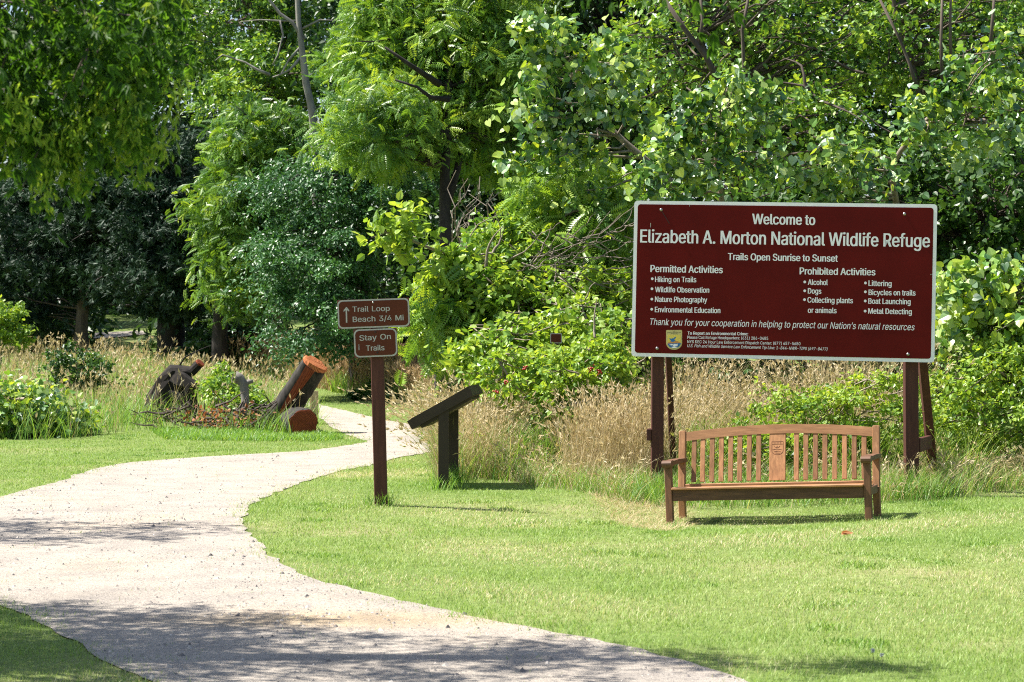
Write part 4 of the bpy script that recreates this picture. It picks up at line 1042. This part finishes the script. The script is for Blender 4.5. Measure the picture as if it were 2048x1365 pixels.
# ------------------------------------------------------------------ slanted interpretive stand, seen from its end
def stand():
    d = 24.0; f = foot(884, d)
    root = thing('display_stand', 'dark brown slanted display stand on two posts, seen end on', 'stand', f)
    k = d / F
    v = np.array([.095, 1.0, .0])                        # from the near end to the far end
    for q, nm in ((0.03, 'post'), (.9, 'post')):
        b = v * q
        zb = float(gz(f[0] + b[0], f[1] + b[1])) - f[2]
        top = H - (812 - YH) * k - f[2]
        MB().box((b[0] + .012, b[1], (zb - .2 + top + .0) / 2), (.108, .06, top - zb + .2), None, .004).build(nm, M['stand'], root)
    # end profile of the tilted tray in pixels at the near end
    P = lambda px, py: ((px - CX) * k - f[0], H - (py - YH) * k - f[2])
    prof = [P(*p) for p in [(815, 842), (826, 859), (843, 850), (845, 854), (878, 837), (918, 813), (951, 794.5), (942, 776), (937, 772)]]
    tray = [P(*p) for p in [(814.5, 843), (824.5, 859.5), (947, 791), (937, 773)]]
    def slanted(prof, q0, q1, name, inset=0):
        n = len(prof); mb = MB(); V = []
        for q in (q0, q1): V += [(x + v[0] * q, v[1] * q, z) for x, z in prof]
        mb.add(V, [list(range(n)), list(range(2 * n - 1, n - 1, -1))] + [[i + n, (i + 1) % n + n, (i + 1) % n, i] for i in range(n)])
        return mb.build(name, M['stand'], root)
    slanted(tray, -.02, .96, 'panel_frame')
    slanted([P(*p) for p in [(839, 852), (843, 857), (941, 800), (938, 795)]], .02, .92, 'panel_bracket')
    slanted([P(*p) for p in [(821, 838), (822, 840), (935, 777.5), (934, 775.5)]], .0, .94, 'panel_face')
stand()

# ------------------------------------------------------------------ small marker half hidden in the sumac
def marker():
    f = foot(1112, 27.7); root = thing('marker_sign', 'small brown marker sign half hidden by leaves left of the welcome sign', 'sign', f)
    c = at(1112, 677, 27.7) - f
    MB().box((c[0], .03, c[2] / 2 - .1), (.06, .04, c[2] + .2)).build('post', M['postwood'], root)
    MB().prism(rounded(c[0] - .07, c[2] - .06, c[0] + .07, c[2] + .06, .01), -.004, .008).build('border', M['aged'], root)
    MB().prism(rounded(c[0] - .06, c[2] - .05, c[0] + .06, c[2] + .05, .01), -.008, -.005).build('sign_face', M['brown'], root)
marker()

# ------------------------------------------------------------------ bench
def bench():
    rz, ry = -.3096, -.0403
    root = thing('park_bench', 'weathered teak bench with slatted arched back and carved emblem in front of the welcome sign', 'bench', (2.3423, 21.0, -.107), None, (-.0012, ry, rz))
    a, az, sz, tz, d, rc, ar = .9206, .5994, .3625, .8564, .4998, .1364, .0507
    s = .066
    def yb(z): return d + max(0, z - sz * .8) * rc / (tz - sz * .8)      # backrest plane
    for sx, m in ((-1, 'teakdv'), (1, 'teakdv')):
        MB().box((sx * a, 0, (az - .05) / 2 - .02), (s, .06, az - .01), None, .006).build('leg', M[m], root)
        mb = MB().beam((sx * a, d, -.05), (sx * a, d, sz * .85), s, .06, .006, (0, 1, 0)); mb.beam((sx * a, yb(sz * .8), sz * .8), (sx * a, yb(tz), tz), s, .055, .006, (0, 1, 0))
        mb.build('back_leg', M['teakv'], root)
        # armrest: gently curved, rounded scroll at the front
        prof = [(-.075, az - .028), (-.06, az - .052), (-.03, az - .05), (0.05, az - .034), (.25, az - .03), (yb(az), az - .034), (yb(az), az + .004), (.25, az + .012), (.06, az + .006), (-.02, az + .014), (-.058, az + .008), (-.076, az - .01)]
        mb = MB(); n = len(prof); w = .045
        V = [(sx * a - w, y, z) for y, z in prof] + [(sx * a + w, y, z) for y, z in prof]
        mb.add(V, [list(range(n - 1, -1, -1)), list(range(n, 2 * n))] + [[i, (i + 1) % n, (i + 1) % n + n, i + n] for i in range(n)])
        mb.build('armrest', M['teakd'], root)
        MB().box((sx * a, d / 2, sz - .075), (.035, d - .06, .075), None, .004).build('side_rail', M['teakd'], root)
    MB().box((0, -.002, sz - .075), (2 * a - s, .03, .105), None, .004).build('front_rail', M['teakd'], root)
    for k in range(6):
        y = -.015 + .088 * k
        MB().box((0, y, sz - .012 - .008 * min(k, 3)), (2 * a - s * (1 if k in (0, 5) else 0) - .002, .076, .022), None, .005).build('seat_slat', M['teak'], root)
    # arched top rail
    n = 24; mb = MB(); X = np.linspace(-a + s / 2, a - s / 2, n); arch = lambda x: ar * (1 - (x / (a - s / 2)) ** 2)
    V = []
    for x in X:
        z1 = tz - .012 + arch(x) ; z0 = z1 - .083
        for y, z in ((yb(z0) - .02, z0), (yb(z1) - .02, z1), (yb(z1) + .022, z1), (yb(z0) + .022, z0)): V.append((x, y, z))
    Fs = [[4 * i + j, 4 * i + 4 + j, 4 * i + 4 + (j + 1) % 4, 4 * i + (j + 1) % 4] for i in range(n - 1) for j in range(4)] + [[0, 1, 2, 3], [4 * n - 1, 4 * n - 2, 4 * n - 3, 4 * n - 4]]
    mb.add(V, [f[::-1] for f in Fs]); mb.build('top_rail', M['teak'], root)
    zl = sz + .0
    MB().beam((-a + s / 2, yb(zl), zl - .022), (a - s / 2, yb(zl), zl - .022), .05, .04, .004).build('lower_rail', M['teak'], root)
    Zp = lambda zx: -a + (zx - 277) / (1561 - 277) * 2 * a                 # slat positions read from the photograph
    for zx in (357, 416, 479, 541, 604, 665, 728, 791, 1041, 1103, 1166, 1228, 1292, 1356, 1419, 1483):
        x = Zp(zx); zt = tz + arch(x) - .09
        MB().beam((x, yb(zl) - .006, zl + .015), (x, yb(zt) - .006, zt), .046, .016, .003, (0, 1, 0)).build('back_slat', M['teakv'], root)
    x = Zp(916); zt = tz + arch(x) - .09
    p = MB().beam((x, yb(zl) - .006, zl + .015), (x, yb(zt) - .006, zt), .155, .018, .003, (0, 1, 0)).build('centre_panel', M['teakv'], root)
    A = np.array([x, yb(zl) - .006, zl + .015]); Bv = np.array([x, yb(zt) - .006, zt]); u = (Bv - A) / np.linalg.norm(Bv - A); nrm = np.array([0, -u[2], u[1]])
    top = np.linalg.norm(Bv - A) - .085
    def groove(pts, w=.004):
        mb = MB()
        q = [A + u * (top + v) + np.array([h, 0, 0]) + nrm * .0098 for h, v in pts]
        for i in range(len(q) - 1): mb.beam(q[i], q[i + 1], w, .0016, .0003, nrm)
        return mb
    W2, = (.054,)
    outline = [(-W2, 0), (W2, 0), (W2, -.085)] + [(W2 * math.cos(t), -.085 - .04 * math.sin(t)) for t in np.linspace(.2, math.pi - .2, 8)] + [(-W2, -.085), (-W2, 0)]
    e = groove(outline)
    for pts in ([(-.054, -.024), (.054, -.024)], [(-.03, -.012), (-.018, -.012)], [(-.01, -.012), (.012, -.012)], [(.02, -.012), (.034, -.012)], [(-.03, -.045), (-.016, -.056), (.0, -.046)], [(-.016, -.056), (.01, -.058), (.022, -.042)], [(-.048, -.078), (-.01, -.07), (.046, -.08)], [(-.03, -.095), (.01, -.09), (.036, -.1)], [(-.02, -.108), (.02, -.11)]):
        m2 = groove(pts); e.add(np.concatenate(m2.v), m2.f)
    e.build('carved_emblem', M['carve'], p)
bench()

# ------------------------------------------------------------------ cut logs, stumps, brush
def cut_log(root, pts, rad, mat_cut, seed, off, flat_end=None, sides=30):
    r = np.random.default_rng(seed)
    pts = np.array(pts, float); n = 14
    t = np.linspace(0, 1, n)[:, None]; P = pts[0] + (pts[1] - pts[0]) * t + off
    ax = unit(pts[1] - pts[0]); X = unit(np.cross(ax, [0, 0, 1.])); Y = np.cross(X, ax)
    ang = np.linspace(0, 2 * np.pi, sides, endpoint=False)
    lob = 1 + .05 * np.sin(ang * 3 + 1) + .04 * np.sin(ang * 7)
    V = []
    for k in range(n):
        rr = rad[0] + (rad[1] - rad[0]) * k / (n - 1)
        q = rr * lob * (1 + .022 * r.normal(size=sides) + .03 * np.sin(ang * 11 + k * .4))
        V += [P[k] + X * q[i] * math.cos(ang[i]) + Y * q[i] * math.sin(ang[i]) for i in range(sides)]
    mb = MB(); mb.add(V, [[k * sides + i, k * sides + (i + 1) % sides, (k + 1) * sides + (i + 1) % sides, (k + 1) * sides + i] for k in range(n - 1) for i in range(sides)])
    mb.build('bark', M['logbark'], root, True)
    mb = MB()                                             # sawn face, with its own axis so that its growth rings run round the pith
    q0 = rad[1] * 1.0 * lob; V = []
    for f_, dz in ((1, 0), (.93, .006), (.6, .008), (.25, .004)):
        V += [(q0[i] * f_ * math.cos(ang[i]), q0[i] * f_ * math.sin(ang[i]), dz + r.normal(0, .003)) for i in range(sides)]
    V.append((0, 0, .006))
    mb.add(V, [[j * sides + i, j * sides + (i + 1) % sides, (j + 1) * sides + (i + 1) % sides, (j + 1) * sides + i] for j in range(3) for i in range(sides)] + [[3 * sides + i, 3 * sides + (i + 1) % sides, 4 * sides] for i in range(sides)])
    ce = mb.build('cut_end', mat_cut, root)
    Zx = np.cross(X, Y); flip = 1 if Zx @ ax > 0 else -1
    ce.matrix_local = Matrix([[X[i] , Y[i], ax[i], P[-1][i]] for i in range(3)] + [[0, 0, 0, 1]])
    return X, Y, ax, P

def logs():
    f = foot(560, 37.4)
    root = thing('leaning_log', 'thick sawn trunk leaning to the right with a fresh orange cut top', 'log', f)
    a, b = at(540, 868, 37.6), at(630, 729, 37.0)
    X, Y, ax, P = cut_log(root, (a, b), (.228, .212), M['cutwood'], 2, -f)
    # hinge: step of torn wood beyond the cut and the strip where the bark is gone
    r = np.random.default_rng(6); mb = MB(); ang = np.linspace(-2.2, .9, 10)
    e = P[-1]; V = []
    for s, w in ((.0, .212), (.06, .2)):
        V += [e + ax * s + X * w * math.cos(t) + Y * w * math.sin(t) + r.normal(0, .008, 3) for t in ang]
    n = 10
    Vt = np.array(V); mb.add(Vt, [[i, i + 1, n + i + 1, n + i] for i in range(n - 1)] + [list(range(n, 2 * n)), [0, n, 2 * n - 1, n - 1]])
    mb.build('torn_hinge', M['cutwood'], root)
    view = unit(-(b)); side = unit(view - ax * (view @ ax)); sx = np.cross(ax, side)
    strip = MB(); pts = []
    for q, w, o in ((1.0, .085, -.03), (.8, .07, -.035), (.6, .055, -.045), (.42, .03, -.05), (.3, .004, -.055)):
        c = a + (b - a) * q - f
        rr = .216 * 1.08
        for sg in (-1, 0, 1):
            off = o + sg * w
            pts.append(c + sx * off + side * math.sqrt(max(rr ** 2 - off ** 2, .001)))
    strip.add(pts, [[3 * i + j, 3 * i + j + 1, 3 * i + 4 + j, 3 * i + 3 + j] for i in range(4) for j in range(2)]).build('bare_strip', M['cutred'], root)
    f2 = foot(600, 36.5)
    root2 = thing('cut_log', 'short log lying on the grass with its red brown sawn end toward the path', 'log', f2)
    c0 = at(586, 852, 37.3); c1 = at(608, 856, 36.2); c1[2] = gz(c1[0], c1[1]) + .2; c0[2] = gz(c0[0], c0[1]) + .2
    cut_log(root2, (c0, c1), (.225, .22), M['cutred'], 3, -f2)
    # twisted dark stump
    f3 = foot(365, 40.5); root3 = thing('fallen_stump', 'black twisted fallen stump with a short sawn branch pointing up right', 'stump', f3)
    r = np.random.default_rng(12); mb = MB(); d = 40.3
    p = lambda *q: [at(x, y, d + z) - f3 for x, y, z in q]
    mb.path(p((322, 840, .1), (328, 800, 0), (338, 768, 0), (352, 748, 0), (370, 747, 0), (386, 742, -.05), (399, 728, -.1)), [.26, .25, .22, .17, .12, .095, .085], 14, .16, r)
    mb.path(p((300, 845, .2), (322, 806, .1), (345, 790, 0), (372, 800, -.1)), [.12, .2, .22, .2], 12, .16, r)
    mb.path(p((345, 752, 0), (366, 765, -.15), (383, 772, -.2), (378, 800, -.2), (390, 840, -.2)), [.16, .17, .14, .13, .15], 10, .12, r)
    mb.build('stump_wood', M['blackbark'], root3)
    MB().path(p((399, 728, -.1), (401.5, 725, -.11)), [.084, .08], 12, .03, r).build('cut_end', M['cutred'], root3)
    mb = MB()
    for q in ([(352, 742, 0), (370, 715, 0), (400, 700, 0), (425, 690, 0)],):
        mb.path(p(*q), np.linspace(.018, .005, len(q)), 5, .05, r)
    mb.build('bare_shoot', M['blackbark'], root3)
    # grey broken stub among the weeds
    f4 = foot(488, 38.8); root4 = thing('broken_stub', 'grey weathered broken tree stub among green weeds', 'stump', f4); d = 38.4
    p = lambda *q: [at(x, y, d + z) - f4 for x, y, z in q]
    mb = MB(); mb.path(p((489, 840, 0), (490, 800, 0), (487, 770, 0), (480, 757, 0), (472, 756, 0)), [.09, .07, .07, .09, .1], 9, .13, r); mb.path(p((488, 770, 0), (497, 764, 0), (506, 763, 0)), [.06, .04, .03], 7, .1, r)
    mb.build('stump_wood', M['greybark'], root4, True)
    # pale timber post behind the log
    f5 = foot(628, 39.5); root5 = thing('timber_post', 'pale notched timber post just behind the leaning log', 'post', f5)
    z1 = at(624, 782, 39.5)[2] - f5[2]
    mb = MB().box((0, 0, z1 / 2 - .1), (.14, .1, z1 + .2)); mb.box((-.035, -.055, z1 * .62), (.03, .03, z1 * .5)); mb.box((.04, -.055, z1 * .5), (.03, .03, z1 * .7)); mb.box((-.02, 0, z1 + .06), (.05, .06, .14))
    mb.build('post_wood', M['palewood'], root5)
    # brush pile
    f6 = foot(430, 37.8); root6 = thing('brush_pile', 'pile of dead branches with a few brown leaves left of the leaning log', 'brush pile', f6)
    mb = MB()
    for k in range(150):
        x = r.uniform(320, 565); y = r.uniform(812, 868); L = r.uniform(20, 75); a_ = r.normal(0, .7) + (math.pi if r.random() < .5 else 0); d = r.uniform(37, 38.8); n = 5
        t = np.linspace(0, 1, n)
        mb.path([at(x + L * q * math.cos(a_), y + L * q * math.sin(a_) * .7 + r.normal(0, 2), d + r.normal(0, .04)) - f6 for q in t], np.linspace(r.uniform(.008, .03), .004, n), 4, 0, r, False)
    mb.path([at(x, y, 37.2) - f6 for x, y in ((600, 795), (580, 800), (575, 815), (578, 830), (560, 845))], [.008, .01, .012, .014, .014], 5)
    mb.path([at(x, y, 37.1) - f6 for x, y in ((555, 806), (530, 832), (500, 850), (470, 862))], [.012, .02, .025, .03], 5)
    mb.build('branch', M['bark'], root6)
    n = 320; Pp = np.array([at(x, y, d) for x, y, d in zip(r.normal(450, 55, n), r.normal(842, 14, n), r.uniform(37, 38.4, n))])
    V, Q, t = leaves('broad', Pp - f6, r.normal(size=(n, 3)), r.normal(size=(n, 3)), r.uniform(.05, .09, n), r.random(n))
    link('brown_leaves', np_mesh('brown_leaves', V, Q, t), M['deadleaf'], root6)
logs()

def small_things():
    r = np.random.default_rng(2)
    def leaf(px, py, s, label):
        g_ = on_ground(px, py); p = np.array([g_[0], g_[1], float(gz(*g_)) + .045])
        V, Q, t = leaves('broad', np.array([[0, 0, 0], [.01, .01, .01]]), np.array([[1., .2, .2], [.6, -.5, .3]]), np.array([[0, -.4, 1.], [0, .2, 1]]), np.array([s, s * .7]), np.array([.9, .6]))
        o = link('fallen_leaf', np_mesh('fallen_leaf', V, Q, t), M['deadleaf']); o.location = p; tag(o, label, 'leaf')
    leaf(1682, 1081, .11, 'curled orange dead leaf on the lawn right in front of the bench')
    for px, py, lab in ((1745, 1334, 'white clover flower in the dark patch of lawn at the lower right, the higher one'), (1763, 1342, 'white clover flower in the dark patch of lawn at the lower right, the lower one')):
        g_ = on_ground(px, py); f = np.array([g_[0], g_[1], float(gz(*g_))])
        o = thing('clover_flower', lab, 'flower', f)
        MB().path([(0, 0, 0), (.004, 0, .04), (.002, 0, .075)], .0016, 5).build('stem', M['darkshrub'], o)
        V, Q, t = leaves('oval', np.zeros((40, 3)) + [.002, 0, .078], unit(r.normal(size=(40, 3)) + [0, 0, .3]), r.normal(size=(40, 3)), np.full(40, .014), np.ones(40))
        link('flower_head', np_mesh('flower_head', V, Q, t), M['clover'], o)
small_things()
